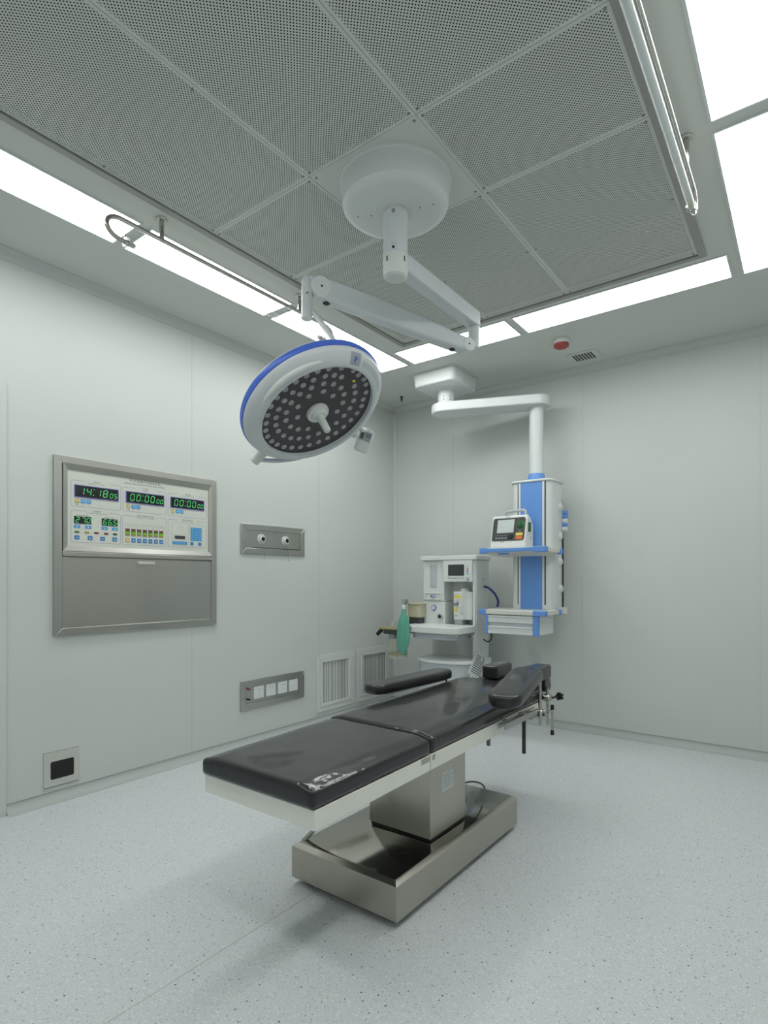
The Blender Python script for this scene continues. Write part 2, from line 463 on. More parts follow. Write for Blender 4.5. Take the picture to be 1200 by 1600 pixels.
cove('baseboard_left', (0, -3.519, 0), (0, 0, 0), (1, 0, 0), .055, 0, 1, 'skirt')
cove('baseboard_back', (0, 0, 0), (W, 0, 0), (0, -1, 0), .055, 0, 1, 'skirt')
cove('baseboard_right', (W, -D, 0), (W, 0, 0), (-1, 0, 0), .055, 0, 1, 'skirt')
cove('baseboard_front', (0, -D, 0), (W, -D, 0), (0, 1, 0), .055, 0, 1, 'skirt')
mb = MB()   # vertical corner cove between left and back wall
pr = [(0, 0)] + [(.03 - .03 * math.cos(PI / 2 * k / 6), -(.03 - .03 * math.sin(PI / 2 * k / 6))) for k in range(7)]
mb.prism(pr, 'z', .05, H - .05); mb.tube([(.03, -.001, .06), (.03, -.001, H - .06)], .003, 6)
struct('trim_5', mb, 'cove', ang=60)
struct('trim_6', MB().box(1.8255, 1.8295, -D + .05, -2.9, 0, .0006), 'weld', smooth=False)   # welded joint of the floor sheet
# door at the left edge
mb = MB(FL()); mb.box(-4.72, -3.562, .01, 2.26, 0, .008)
d1 = struct('door_1', mb, 'door', smooth=False)
mb = MB(FL()); 
for a in ((-4.78, -4.72, 0, 2.30), (-3.562, -3.521, 0, 2.30), (-4.72, -3.562, 2.26, 2.30)): mb.box(*a, 0, .022)
obj('door_frame', mb, 'wall', d1, bevel=.003)

# ---------------------------------------------------------------- ceiling light panels
def light_panel(x0, x1, y0, y1, label):
    t = thing('ceiling_light', label, 'ceiling light', ((x0 + x1) / 2, (y0 + y1) / 2, H), 'light panels around the air diffuser')
    mb = MB(); w = .010
    for a in ((x0 - w, x1 + w, y0 - w, y0), (x0 - w, x1 + w, y1, y1 + w), (x0 - w, x0, y0, y1), (x1, x1 + w, y0, y1)): mb.box(*a, H - .006, H)
    obj('panel_frame', mb, 'panel_edge', t, smooth=False)
    obj('light_diffuser', MB().box(x0, x1, y0, y1, H - .004, H), 'light', t, smooth=False)
light_panel(.535, .795, -2.145, -.92, 'lit white ceiling panel above the left wall, partly hidden by the surgical lamp head')
light_panel(.535, .795, -3.155, -2.21, 'lit white ceiling panel above the left wall, right behind the hanging tube lamp')
light_panel(.535, .795, -4.45, -3.22, 'lit white ceiling panel at the left picture edge, nearest of the left row')
light_panel(.86, 1.763, -1.18, -.912, 'shorter lit white ceiling panel along the back wall, crossed by the lamp arm joint')
light_panel(1.825, 3.048, -1.18, -.912, 'long lit white ceiling panel along the back wall, beside the red smoke detector')
light_panel(3.112, 3.372, -2.176, -.913, 'lit white ceiling panel on the right side, far one of that row')
light_panel(3.112, 3.372, -3.18, -2.254, 'lit white ceiling panel at the top right corner of the picture')
light_panel(3.112, 3.372, -4.45, -3.25, 'lit white ceiling panel on the right side, nearest the camera')
light_panel(.86, 1.763, -4.45, -4.185, 'lit white ceiling panel along the front wall, left of the two there')
light_panel(1.825, 3.048, -4.45, -4.185, 'lit white ceiling panel along the front wall, right of the two there')

# ---------------------------------------------------------------- air diffuser
mb = MB()
for a in ((DX0, DX0 + .035, DY0, DY1), (DX1 - .035, DX1, DY0, DY1), (DX0 + .035, DX1 - .035, DY0, DY0 + .035), (DX0 + .035, DX1 - .035, DY1 - .035, DY1)):
    mb.box(*a, H - .014, H + .004)
tag(obj('diffuser_frame', mb, 'steel_dark', bevel=.002), 'dull stainless steel rectangular frame around the perforated ceiling panels', 'frame')
gx = (DX0 + .036, 1.680, 2.232, DX1 - .036); gy = (DY0 + .036, -2.952, -2.418, DY1 - .036)
names_p = {(0, 0): 'large perforated ceiling panel at the left near corner of the diffuser', (1, 0): 'perforated ceiling panel nearest the camera, in the middle column of the diffuser',
           (2, 0): 'large perforated ceiling panel at the right near corner, beside the right tube lamp', (0, 1): 'small perforated ceiling panel left of the lamp drum, between two large ones',
           (2, 1): 'small perforated ceiling panel right of the lamp drum, between two large ones', (0, 2): 'large perforated ceiling panel at the left far corner, above the elbow of the lamp arm',
           (1, 2): 'perforated ceiling panel behind the lamp drum, in the middle column of the diffuser', (2, 2): 'large perforated ceiling panel at the right far corner of the diffuser'}
def screws(parent, xs, ys, z):
    first = None
    for x in xs:
        for y in ys:
            if first is None:
                mb = MB().lathe([(0, -.004), (.005, -.003), (.0065, 0), (0, 0)], (x, y, z), seg=10)
                first = obj('screw', mb, 'mid_grey', parent, org=(x, y, z))
            else:
                c = first.copy(); COL.objects.link(c); c.location = Vector((x, y, z)) - LOC[parent.name]
PZ = H - .004
for i in range(3):
    for j in range(3):
        xa, xb, ya, yb = gx[i] + .001, gx[i + 1] - .001, gy[j] + .001, gy[j + 1] - .001
        c = ((xa + xb) / 2, (ya + yb) / 2, PZ)
        if (i, j) == (1, 1): continue
        t = thing('perforated_panel', names_p[(i, j)], 'ceiling panel', c, 'perforated panels of the air diffuser')
        b = .0125
        mb = MB()
        q = [mb.v(p) for p in ((xa + b, ya + b, PZ), (xa + b, yb - b, PZ), (xb - b, yb - b, PZ), (xb - b, ya + b, PZ))]
        mb.f(q); mb.mi = 1
        for a in ((xa, xa + b, ya, yb), (xb - b, xb, ya, yb), (xa + b, xb - b, ya, ya + b), (xa + b, xb - b, yb - b, yb)): mb.box(*a, PZ, PZ + .012)
        obj('perforated_sheet', mb, ['perf', 'ceil'], t, smooth=False, org=(0, 0, PZ))
        screws(t, (xa + .018, xb - .018), (ya + .018, yb - .018), PZ)
        if j == 2 or i != 1: screws(t, (xa + .022, xb - .022), ((ya + yb) / 2,), PZ) if j != 1 else None

# ---------------------------------------------------------------- surgical lamp
PX, PY = 1.95, -2.69
lamp = thing('surgical_lamp', 'white ceiling surgical lamp with blue rimmed round head on jointed arms', 'surgical lamp', (PX, PY, H))
xa, xb, ya, yb = gx[1] + .001, gx[2] - .001, gy[1] + .001, gy[2] - .001
mp_ = obj('mounting_plate', MB().box(xa, xb, ya, yb, PZ, H + .03), 'ceil', lamp, bevel=.001)
for x in (xa + .02, xb - .02):
    for y in (ya + .02, yb - .02):
        obj('screw', MB().lathe([(0, -.004), (.005, -.003), (.0065, 0), (0, 0)], (x, y, PZ), seg=10), 'mid_grey', mp_, org=(x, y, PZ))
ZB = 2.868
mb = MB().lathe([(0, ZB), (.19, ZB), (.216, ZB + .004), (.231, ZB + .018), (.233, ZB + .03), (.236, PZ - .03), (.238, PZ - .012), (.246, PZ - .010), (.247, PZ), (0, PZ)], (PX, PY, 0), seg=72)
drum = obj('ceiling_drum', mb, 'enamel', lamp)
for r, a in ((.17, 20), (.11, 22), (.17, 205), (.11, 203)):
    p = (PX + r * math.cos(math.radians(a)), PY + r * math.sin(math.radians(a)), ZB)
    obj('screw', MB().lathe([(0, -.002), (.004, -.002), (.004, 0), (0, 0)], p, seg=10), 'mid_grey', drum, org=p)
obj('collar_plate', MB().lathe([(0, ZB - .006), (.082, ZB - .006), (.085, ZB), (0, ZB)], (PX, PY, 0), seg=48), 'cap_white', lamp)
mb = MB().lathe([(0, 2.62), (.054, 2.62), (.054, 2.815), (.0525, 2.817), (.0525, 2.820), (.054, 2.822), (.054, ZB), (0, ZB)], (PX, PY, 0), seg=40)
pole = obj('pole', mb, 'enamel_cool', lamp)
mb = MB().lathe([(0, 2.572), (.042, 2.572), (.052, 2.580), (.055, 2.592), (.055, 2.665), (0, 2.665)], (PX, PY, 0), seg=40)
cap = obj('end_cap', mb, 'cap_white', lamp)
for a in (-95, -10):
    p = Vector((PX + .0555 * math.cos(math.radians(a)), PY + .0555 * math.sin(math.radians(a)), 2.635))
    obj('slot', MB().box(p.x - .002, p.x + .002, p.y - .002, p.y + .002, 2.628, 2.650), 'black', cap)
# small rotation marks on the pole
cdir = Vector((cam.location.x - PX, cam.location.y - PY, 0)).normalized(); cs = Vector((-cdir.y, cdir.x, 0))
p = Vector((PX, PY, 0)) + (cdir * .985 - cs * .17).normalized() * .0545
obj('lock_screw', MB().cyl(p + Vector((0, 0, 2.682)), p + cdir * .002 + Vector((0, 0, 2.682)), .006, seg=12), 'black', pole)
obj('lock_screw', MB().cyl(p + Vector((0, 0, 2.838)), p + cdir * .003 + Vector((0, 0, 2.838)), .008, seg=12), 'mid_grey', pole)
Tm = Matrix((( cs.x, 0, cdir.x, p.x + cs.x * .004 + cdir.x * .0004), (cs.y, 0, cdir.y, p.y + cs.y * .004 + cdir.y * .0004), (0, 1, 0, 2.697), (0, 0, 0, 1)))
obj('rotation_mark', MB(Tm).text('↶↷', 0, 0, .009, .022), 'lamp_blue', pole, smooth=False)
# first arm (rectangular tube) to the far joint
J = Vector((1.950, -1.962, 0))      # far joint axis
def bar(mb, p, q, w, z0, z1, z0b=None, z1b=None):
    p, q = Vector(p), Vector(q); d = (q - p); d.z = 0; d.normalize(); s = Vector((-d.y, d.x, 0)) * (w / 2)
    z0b = z0 if z0b is None else z0b; z1b = z1 if z1b is None else z1b
    A = [p - s, p + s, q + s, q - s]; B = (z0, z0, z0b, z0b); C_ = (z1, z1, z1b, z1b)
    return mb.hexa([(a.x, a.y, z) for a, z in zip(A, B)], [(a.x, a.y, z) for a, z in zip(A, C_)])
mb = MB(); bar(mb, (PX, PY + .03, 0), (J.x, J.y + .012, 0), .070, 2.615, 2.695)
obj('first_arm', mb, 'enamel_cool', lamp, bevel=.008, seg=3)
mb = MB()
mb.lathe([(0, 2.50), (.030, 2.50), (.030, 2.545), (.0285, 2.546), (.0285, 2.549), (.030, 2.55), (.030, 2.695), (.027, 2.698), (0, 2.698)], J, seg=36)
jt = obj('far_joint', mb, 'enamel_cool', lamp)
# spring arm from the far joint to the elbow over the head
E = Vector((1.4955, -2.780, 0))      # elbow axis
PIV = J + Vector((0, 0, 2.545)); a2 = (E - J); L2 = a2.length; a2n = a2.normalized(); s2 = Vector((-a2n.y, a2n.x, 0))
if s2.dot(Vector((cam.location.x, cam.location.y, 0)) - J) < 0: s2 = -s2
pv0 = J + a2n * .055 + Vector((0, 0, 2.505)); pv1 = E - a2n * .062 + Vector((0, 0, 2.640))
mb = MB()
d = (pv1 - pv0).normalized(); up = s2.cross(d).normalized(); up = up if up.z > 0 else -up
hw = .036
pts_t = [pv0 + d * .0 + up * .036, pv0 + d * .10 + up * .041, pv0 + d * .32 + up * .056, pv1 - d * .12 + up * .056, pv1 + up * .05]
pts_b = [pv0 + d * .0 - up * .036, pv0 + d * .10 - up * .043, pv0 + d * .32 - up * .048, pv1 - d * .12 - up * .048, pv1 - up * .05]
ol = pts_b + pts_t[::-1]
mb.hexa([p - s2 * hw for p in ol], [p + s2 * hw for p in ol])
sp = obj('spring_arm', mb, 'enamel_cool', lamp, bevel=.016, seg=4)
for p, r in ((pv0 - d * .002, .038), (pv1, .050)):
    mb = MB().lathe([(0, -.039), (r - .004, -.039), (r, -.034), (r, .034), (r - .004, .039), (0, .039)], p, s2, seg=36)
    k = obj('pivot_cover', mb, 'enamel', lamp)
    obj('screw', MB().cyl(p + s2 * .038, p + s2 * .041, .005, seg=10), 'black', k)
obj('slot', MB(Matrix.Translation(pv0 + d * .075 - up * .046 )).box(-.012, .012, -.012, .012, -.004, .004), 'black', sp)
obj('slot', MB(Matrix.Translation(pv1 - d * .045 - up * .0535)).box(-.012, .012, -.012, .012, -.004, .004), 'black', sp)
mb = MB()   # joint housings that join vertical pieces to the pivots
mb.tube([J + Vector((0, 0, 2.53)), J + Vector((0, 0, 2.515)) + a2n * .012, J + Vector((0, 0, 2.505)) + a2n * .05], .031, 16)
obj('joint_knuckle', mb, 'enamel_cool', lamp)
mb = MB()
mb.lathe([(0, 2.482), (.020, 2.483), (.0265, 2.488), (.0275, 2.494), (.026, 2.50), (.026, 2.628), (.0248, 2.629), (.0248, 2.632), (.026, 2.633), (.026, 2.66), (.022, 2.680), (.012, 2.692), (0, 2.695)], E, seg=36)
el = obj('elbow', mb, 'enamel_cool', lamp)
mb = MB(); bar(mb, E - a2n * .004, E - a2n * .06, .052, 2.612, 2.692); obj('elbow_link', mb, 'enamel_cool', lamp, bevel=.012, seg=3)
p = E + cdir * .0255 + cs * .006
obj('screw', MB().cyl(p + Vector((0, 0, 2.60)), p + cdir * .002 + Vector((0, 0, 2.60)), .004, seg=10), 'black', el)
# head
HC = Vector((1.523, -2.759, 2.071)); hn = Vector((0.55983, -0.0055, -0.82859)).normalized()
e1 = hn.cross(Vector((0, 0, 1))).normalized(); e2 = hn.cross(e1)
HT = Matrix(((e1.x, e2.x, hn.x, HC.x), (e1.y, e2.y, hn.y, HC.y), (e1.z, e2.z, hn.z, HC.z), (0, 0, 0, 1)))
def hp(r, deg, z): a = math.radians(deg); return HT @ Vector((r * math.cos(a), r * math.sin(a), z))
mb = MB(HT).lathe([(.349, .003), (.355, -.002), (.358, -.014), (.357, -.026), (.350, -.031), (.340, -.031)], seg=120)
obj('blue_rim', mb, 'lamp_blue', lamp)
mb = MB(HT).lathe([(.346, -.03), (.354, -.031), (.353, -.035), (.33, -.05), (.22, -.075), (.09, -.085), (0, -.086)], seg=96)
obj('rear_shell', mb, 'enamel', lamp)
mb = MB(HT).lathe([(.346, -.01), (.352, .002), (.350, .012), (.340, .026), (.325, .040), (.310, .050), (.298, .056), (.288, .058), (.282, .056), (.281, .040), (.281, .030)], seg=120)
ring = obj('front_ring', mb, 'enamel_cool', lamp)
# raised hand grip and label patches on the ring
def ring_z(r):
    pr = [(.281, .057), (.288, .058), (.298, .056), (.310, .050), (.325, .040), (.340, .026), (.350, .012)]
    for (ra, za), (rb, zb) in zip(pr, pr[1:]):
        if ra <= r <= rb: return za + (zb - za) * (r - ra) / (rb - ra)
    return .05
n_ = 22
pts = []; rr = []
for k in range(n_ + 1):
    a = 6 - 60 * k / n_; w = math.sin(PI * k / n_) ** .45
    pts.append(hp(.312, a, ring_z(.312) - .004)); rr.append(max(.003, .0155 * w))
obj('hand_grip', MB().tube(pts, .015, 12, rr), 'white', ring)
pts = []; rr = []
for k in range(n_ + 1):
    a = 132 - 60 * k / n_ + 60; w = math.sin(PI * k / n_) ** .45
def ring_patch(a0, a1, r0, r1, off):
    mb = MB(HT); na, nr = 16, 6; g = []
    for i in range(na + 1):
        a = math.radians(a0 + (a1 - a0) * i / na)
        g.append([mb.v(((r0 + (r1 - r0) * j / nr) * math.cos(a), (r0 + (r1 - r0) * j / nr) * math.sin(a), ring_z(r0 + (r1 - r0) * j / nr) + off)) for j in range(nr + 1)])
    for i in range(na):
        for j in range(nr): mb.f([g[i][j], g[i + 1][j], g[i + 1][j + 1], g[i][j + 1]])
    return mb
obj('label_patch', ring_patch(-89, -78.5, .302, .345, .0012), 'label_grey', ring)
obj('label_patch', ring_patch(-135, -92, .308, .330, .0012), 'grey_plastic', ring)
lc = hp(.325, -83.7, ring_z(.325) + .0035)
lr = (hp(.345, -83.7, ring_z(.345)) - hp(.302, -83.7, ring_z(.302))).normalized()     # outward (up in the photo)
la = (hp(.325, -89, ring_z(.325)) - hp(.325, -78.5, ring_z(.325))).normalized()       # to the right in the photo
ln = la.cross(lr)
LT = Matrix(((la.x, lr.x, ln.x, lc.x), (la.y, lr.y, ln.y, lc.y), (la.z, lr.z, ln.z, lc.z), (0, 0, 0, 1)))
mb = MB(LT)
mb.tube([(-.009, .011, 0), (-.002, .002, 0), (-.002, -.013, 0)], .0012, 6)
mb.tube([(.004, .013, 0), (-.003, .000, 0), (-.007, -.008, 0)], .0012, 6)
mb.tube([(.000, .006, 0), (.010, .006, 0)], .0012, 6)
mb.tube([(-.001, .000, 0), (.008, .000, 0)], .0012, 6)
obj('emblem', mb, 'lamp_blue', ring)
mb = MB(HT).lathe([(0, .034), (.284, .034), (.284, .030), (0, .030)], seg=96)
board = obj('led_board', mb, 'led_board', lamp)
LED = [(.1, 37.6), (.11, -95.2), (.11, 103.9), (.112, -159.9), (.121, 2.7), (.127, -63.6), (.127, -30.5), (.128, 79.2), (.133, -135.4), (.145, 58.1), (.151, -114.1), (.158, 37.8), (.158, 132.5), (.159, 170.8), (.164, -96.2), (.164, 19.2), (.166, -170), (.168, 113.6), (.169, -.8), (.17, -77.7), (.17, -40.1), (.171, -20.3), (.174, -59.9), (.178, 97.2), (.179, -153.8), (.189, 82.8), (.19, -138.8), (.198, 68.2), (.202, -124.4), (.205, 54.2), (.208, -30.7), (.208, -15.4), (.208, 41.3), (.209, -.5), (.209, 27.6), (.21, 13.7), (.211, -44.8), (.212, -112), (.216, -83), (.217, -59.7), (.219, -71.7), (.222, 157.8), (.222, 171.2), (.223, 145.3), (.224, 132.2), (.227, -175.7), (.229, 119.3), (.236, -163.5), (.237, 107.6), (.243, -142), (.244, -152.4), (.244, 96), (.251, 85.4), (.254, 22.8), (.255, 34.1), (.255, 74.5), (.257, -132), (.259, 64.4), (.26, 44.6), (.262, 54.5), (.264, -120.5), (.266, -91.4), (.267, -111.5), (.262, -101), (.256, 11), (.254, -1), (.252, -13), (.25, -26), (.252, -38), (.254, -50), (.257, -62), (.262, -76), (.10, 150)]
lens = None
for r, a in LED:
    p = hp(r, a, .0345)
    if lens is None:
        mb = MB(Matrix.Translation(p) @ HT.to_3x3().to_4x4())
        mb.lathe([(.0055, .004), (.012, .0045), (.0135, .003), (.0140, 0), (0, 0)], seg=18); mb.mi = 1
        mb.lathe([(0, .0015), (.0055, .004)], seg=12)
        lens = obj('lens', mb, ['led_lens', 'led_core'], board, org=p)
    else:
        c = lens.copy(); COL.objects.link(c); c.location = p - LOC[board.name]
p = hp(.226, -104, .035)
mb = MB(Matrix.Translation(p) @ HT.to_3x3().to_4x4()); mb.box(-.008, .008, -.006, .006, 0, .001)
obj('warning_sticker', mb, 'yellow', board, smooth=False)
mb = MB(HT)
mb.lathe([(.055, .034), (.055, .046), (.052, .052), (.040, .054), (.036, .060), (.028, .068), (.0, .068)], seg=40)
obj('handle_base', mb, 'cap_white', lamp)
mb = MB(HT); mb.lathe([(.0, .160), (.012, .160), (.015, .157), (.0165, .15), (.0185, .09), (.021, .062), (0, .062)], seg=28)
obj('sterile_handle', mb, 'cap_white', lamp)
# yoke round the lower edge of the head, pivot cap and drop rod
mb = MB(); n_ = 26
mb.tube([hp(.405 - .020 * math.sin(PI * k / n_) - .012 * k / n_, 82 + 90 * k / n_, -.012 - .012 * k / n_) for k in range(n_ + 1)], .0125, 12)
obj('yoke_bar', mb, 'enamel_cool', lamp)
mb = MB(); a_ = hp(.352, 80.3, -.012); b_ = hp(.425, 80.0, -.004)
mb.cyl(a_, b_, .026, .024, seg=28); obj('pivot_cap', mb, 'cap_white', lamp, bevel=.002)
mb = MB(HT).lathe([(.354, .003), (.361, -.002), (.362, -.03), (.354, -.034)], seg=10, a0=math.radians(-14), a1=math.radians(8))
rod0 = E + Vector((.026, .019, 2.515)); rod1 = hp(.325, -71.5, -.035)
mb = MB().tube([rod0 + Vector((-.018, -.013, .008)), rod0, rod0.lerp(rod1, .5) + Vector((0, 0, .006)), rod1, rod1.lerp(HC - hn * .08, .5), HC - hn * .08], .0135, 14)
obj('drop_rod', mb, 'enamel_cool', lamp)
mb = MB().tube([rod0 + (rod1 - rod0) * t + (s2 * -.012 + Vector((.012, .012, 0)) * 1.0) * math.sin(PI * t) * 1.5 for t in (.25, .35, .5, .65, .8)], .006, 8)
obj('lamp_cable', mb, 'mid_grey', lamp)
# control box on the right of the head
kb = hp(.372, 169.0, .004); mb = MB().cushion(-.024, .024, -.020, .020, -.024, .024, .019, n=(8, 8, 8))
mb.bm.transform(Matrix.Translation(kb)); obj('adjuster_knob', mb, 'white', lamp)
cc = hp(.452, 169.5, .02)
cx_ = (cdir.cross(Vector((0, 0, 1)))).normalized() * -1
cn = Vector((cdir.x, cdir.y, -.25)).normalized(); cr = Vector((0, 0, 1)).cross(cn).normalized(); cu_ = cn.cross(cr)
ra = math.radians(-22); cr2 = cr * math.cos(ra) + cu_ * math.sin(ra); cu2 = -cr * math.sin(ra) + cu_ * math.cos(ra)
CT = Matrix(((cr2.x, cu2.x, cn.x, cc.x), (cr2.y, cu2.y, cn.y, cc.y), (cr2.z, cu2.z, cn.z, cc.z), (0, 0, 0, 1)))
mb = MB(CT)
ol = [(-.038, -.060), (-.030, -.070), (.030, -.070), (.038, -.060), (.044, .040), (.036, .056), (.0, .066), (-.036, .056), (-.044, .040)]
mb.hexa([(x, y, -.018) for x, y in ol], [(x, y, .018) for x, y in ol])
cb = obj('control_box', mb, 'enamel', lamp, bevel=.008, seg=3)
obj('lcd_screen', MB(CT).prism(rrect(-.032, .032, -.006, .044, .003, 3), 'z', .017, .0188), 'screen_lcd', cb, smooth=False)
mb = MB(CT)
for y in (.034, .026, .018): mb.box(.002, .027, y - .002, y + .002, .0188, .0192)
mb.box(-.026, -.010, .0, .036, .0188, .0192)
obj('lcd_symbols', mb, 'ink', cb, smooth=False)
obj('button_pad', MB(CT).prism(rrect(-.026, .026, -.058, -.014, .004, 3), 'z', .017, .0195), 'white', cb)
mb = MB().tube([hp(.372, 175, -.01), hp(.40, 174, -.002), cc + cu2 * .05], .012, 12); obj('box_bracket', mb, 'enamel', lamp)

# ================================================================ LEFT WALL FITTINGS
# ---- operating room control panel
def lw(mb=None): return MB(FL())
cp = thing('control_panel', 'stainless steel wall control panel with green digital clocks and a closed lower door', 'control panel', (0, -2.742, .927))
mb = lw(); frame_ring(mb, -3.286, -2.198, .927, 1.952, .043, 0, .022)
obj('steel_frame', mb, 'steel', cp, bevel=.002)
mb = lw(); mb.box(-3.243, -2.241, .970, 1.909, 0, .004); obj('back_plate', mb, 'steel_dark', cp, smooth=False)
mb = lw(); mb.box(-3.243, -2.233, 1.381, 1.408, .0, .026); obj('middle_rail', mb, 'steel', cp, bevel=.003)
mb = lw()
o = [(-3.240, 1.411), (-2.238, 1.411), (-2.238, 1.913), (-3.240, 1.913)]; i_ = [(-3.213, 1.441), (-2.260, 1.441), (-2.260, 1.881), (-3.213, 1.881)]
for k in range(4):
    k2 = (k + 1) % 4
    mb.hexa([(*o[k], .004), (*o[k2], .004), (*i_[k2], .004), (*i_[k], .004)], [(*o[k], .025), (*o[k2], .025), (*i_[k2], .017), (*i_[k], .017)])
obj('bezel', mb, 'steel', cp)
mb = lw(); mb.box(-3.241, -2.236, .968, 1.376, .004, .016)
dr = obj('lower_door', mb, 'steel', cp, bevel=.0015)
mb = lw(); mb.box(-2.792, -2.680, 1.342, 1.360, .026, .034); mb.box(-2.792, -2.782, 1.342, 1.360, .014, .03); mb.box(-2.690, -2.680, 1.342, 1.360, .014, .03)
obj('door_handle', mb, 'plate', dr, bevel=.002)
mb = lw(); mb.box(-3.213, -2.260, 1.441, 1.881, .004, .011)
face = obj('faceplate', mb, 'face', cp, smooth=False)
FZ = .0112
# section outlines with a gap for the heading
def outline(mb, x0, x1, y0, y1, g0, g1, r=.012, w=.0016):
    pts = [p for p in rrect(x0, x1, y0, y1, r, 5)]
    # start at gap on top edge: build open polyline right part -> around -> left part
    top = [(g1, y1)] ; right = []
    seq = [(g1, y1)]
    for cx, cy, a in ((x1 - r, y1 - r, 90), (x1 - r, y0 + r, 0), (x0 + r, y0 + r, -90), (x0 + r, y1 - r, -180)):
        for k in range(6):
            t = math.radians(a - 90 * k / 5); seq.append((cx + r * math.cos(t), cy + r * math.sin(t)))
    seq.append((g0, y1))
    for (ax, ay), (bx, by) in zip(seq, seq[1:]):
        dx, dy = bx - ax, by - ay; l = math.hypot(dx, dy)
        if l < 1e-6: continue
        nx, ny = -dy / l * w / 2, dx / l * w / 2
        mb.f([mb.v((ax + nx, ay + ny, FZ)), mb.v((ax - nx, ay - ny, FZ)), mb.v((bx - nx, by - ny, FZ)), mb.v((bx + nx, by + ny, FZ))])
mb = lw()
for b in ((-3.191, -2.896, 1.672, 1.822, -3.105, -2.972), (-2.883, -2.589, 1.672, 1.820, -2.80, -2.66), (-2.574, -2.278, 1.670, 1.820, -2.50, -2.345),
          (-3.191, -2.897, 1.464, 1.648, -3.107, -2.973), (-2.885, -2.590, 1.464, 1.645, -2.80, -2.665), (-2.574, -2.279, 1.465, 1.647, -2.50, -2.355)):
    outline(mb, *b)
obj('section_outlines', mb, 'violet', face, smooth=False)
mb = lw()
mb.text('手术室集中控制系统', -2.734, 1.866, .017, .214, FZ); mb.text('OPERATING ROOM CONTROL PANEL', -2.737, 1.847, .010, .277, FZ)
for cx, t1, t2 in ((-3.043, '北京时间', 'BEIJING TIME'), (-2.735, '计时器', 'TIMER'), (-2.424, '麻醉时间', 'ANAESTHESIA TIME')):
    mb.text(t1, cx, 1.824, .0105, None, FZ); mb.text(t2, cx, 1.812, .006, min(.008 * len(t2), .10), FZ)
mb.text('空调系统', -3.043, 1.651, .0115, None, FZ); mb.text('AIR CONDITIONING SYSTEM', -3.043, 1.6385, .006, .125, FZ)
mb.text('医用气体报警/控制系统', -2.733, 1.649, .0105, None, FZ); mb.text('MEDICAL GAS ALARM', -2.733, 1.637, .006, .115, FZ)
mb.text('免提/对讲/背景音乐', -2.428, 1.650, .0095, None, FZ); mb.text('HANDS-FREE', -2.428, 1.638, .006, .085, FZ)
mb.text('TEMPERATURE 温度', -3.126, 1.622, .006, .066, FZ); mb.text('HUMIDITY 湿度', -2.966, 1.622, .006, .055, FZ)
mb.text('RH%', -2.907, 1.600, .0055, .014, FZ); mb.text('°C', -3.068, 1.606, .0055, .010, FZ)
for xs in ((-3.158, -3.124, -3.090), (-2.849, -2.814, -2.781), (-2.539, -2.505, -2.472)):
    for x, s in zip(xs, ('设置', '时', '分')): mb.text(s, x, 1.683, .0075, None, FZ)
for k, s in enumerate(('O2', 'N2O', 'Air', 'CO2', 'Vac', 'N2', 'AGSS')): mb.text(s, -2.852 + k * .0382, 1.587, .006, None, FZ)
obj('lettering', mb, 'ink', face, smooth=False)
SEGS = {'0': 'abcdef', '1': 'bc', '2': 'abged', '3': 'abgcd', '4': 'fgbc', '5': 'afgcd', '6': 'afgedc', '7': 'abc', '8': 'abcdefg', '9': 'abcdfg'}
def digit(mb, ch, cx, cy, w, h, t, z):
    sk = .14
    S = {'a': (-w / 2, h / 2, w / 2, h / 2), 'b': (w / 2, h / 2, w / 2, 0), 'c': (w / 2, 0, w / 2, -h / 2), 'd': (-w / 2, -h / 2, w / 2, -h / 2), 'e': (-w / 2, 0, -w / 2, -h / 2), 'f': (-w / 2, h / 2, -w / 2, 0), 'g': (-w / 2, 0, w / 2, 0)}
    for s in SEGS[ch]:
        ax, ay, bx, by = S[s]; l = math.hypot(bx - ax, by - ay); dx, dy = (bx - ax) / l, (by - ay) / l; g = t * .35
        ax += dx * g; ay += dy * g; bx -= dx * g; by -= dy * g; nx, ny = -dy * t / 2, dx * t / 2
        P = [(ax + dx * t / 2 + nx, ay + dy * t / 2 + ny), (ax, ay), (ax + dx * t / 2 - nx, ay + dy * t / 2 - ny), (bx - dx * t / 2 - nx, by - dy * t / 2 - ny), (bx, by), (bx - dx * t / 2 + nx, by - dy * t / 2 + ny)]
        mb.f([mb.v((cx + x + y * sk, cy + y, z)) for x, y in P])
def dot(mb, x, y, r, z): mb.f([mb.v((x + r * math.cos(k * PI / 4), y + r * math.sin(k * PI / 4), z)) for k in range(8)])
def display(x0, x1, y0, y1, items, bez=.004):
    mb = lw(); mb.box(x0, x1, y0, y1, FZ - .001, .0135); mb.mi = 1
    if bez: frame_ring(mb, x0 - bez, x1 + bez, y0 - bez, y1 + bez, bez, FZ - .001, .0145)
    d = obj('digital_display', mb, ['led_window', 'bezel_violet'], cp, smooth=False)
    mb = lw()
    for it in items:
        if it[0] == '.': dot(mb, it[1], it[2], it[3], .0138)
        else: digit(mb, it[0], it[1], it[2], it[3], it[4], it[5], .0138)
    obj('digits', mb, 'green_led', d, smooth=False)
def clock(x0, x1, s):
    W_ = x1 - x0; it = []
    for ch, f in zip(s[:4], (.155, .315, .535, .695)): it.append((ch, x0 + W_ * f + (.010 if ch == '1' else 0) * 0, 1.7625, .023, .040, .0042))
    for ch, f in zip(s[4:], (.840, .942)): it.append((ch, x0 + W_ * f, 1.7545, .0155, .026, .0034))
    it += [('.', x0 + W_ * .425 + .002, 1.779, .0028), ('.', x0 + W_ * .425 - .002, 1.746, .0028)]
    display(x0, x1, 1.729, 1.794, it)
clock(-3.170, -2.915, '141805'); clock(-2.861, -2.608, '000000'); clock(-2.554, -2.300, '000000')
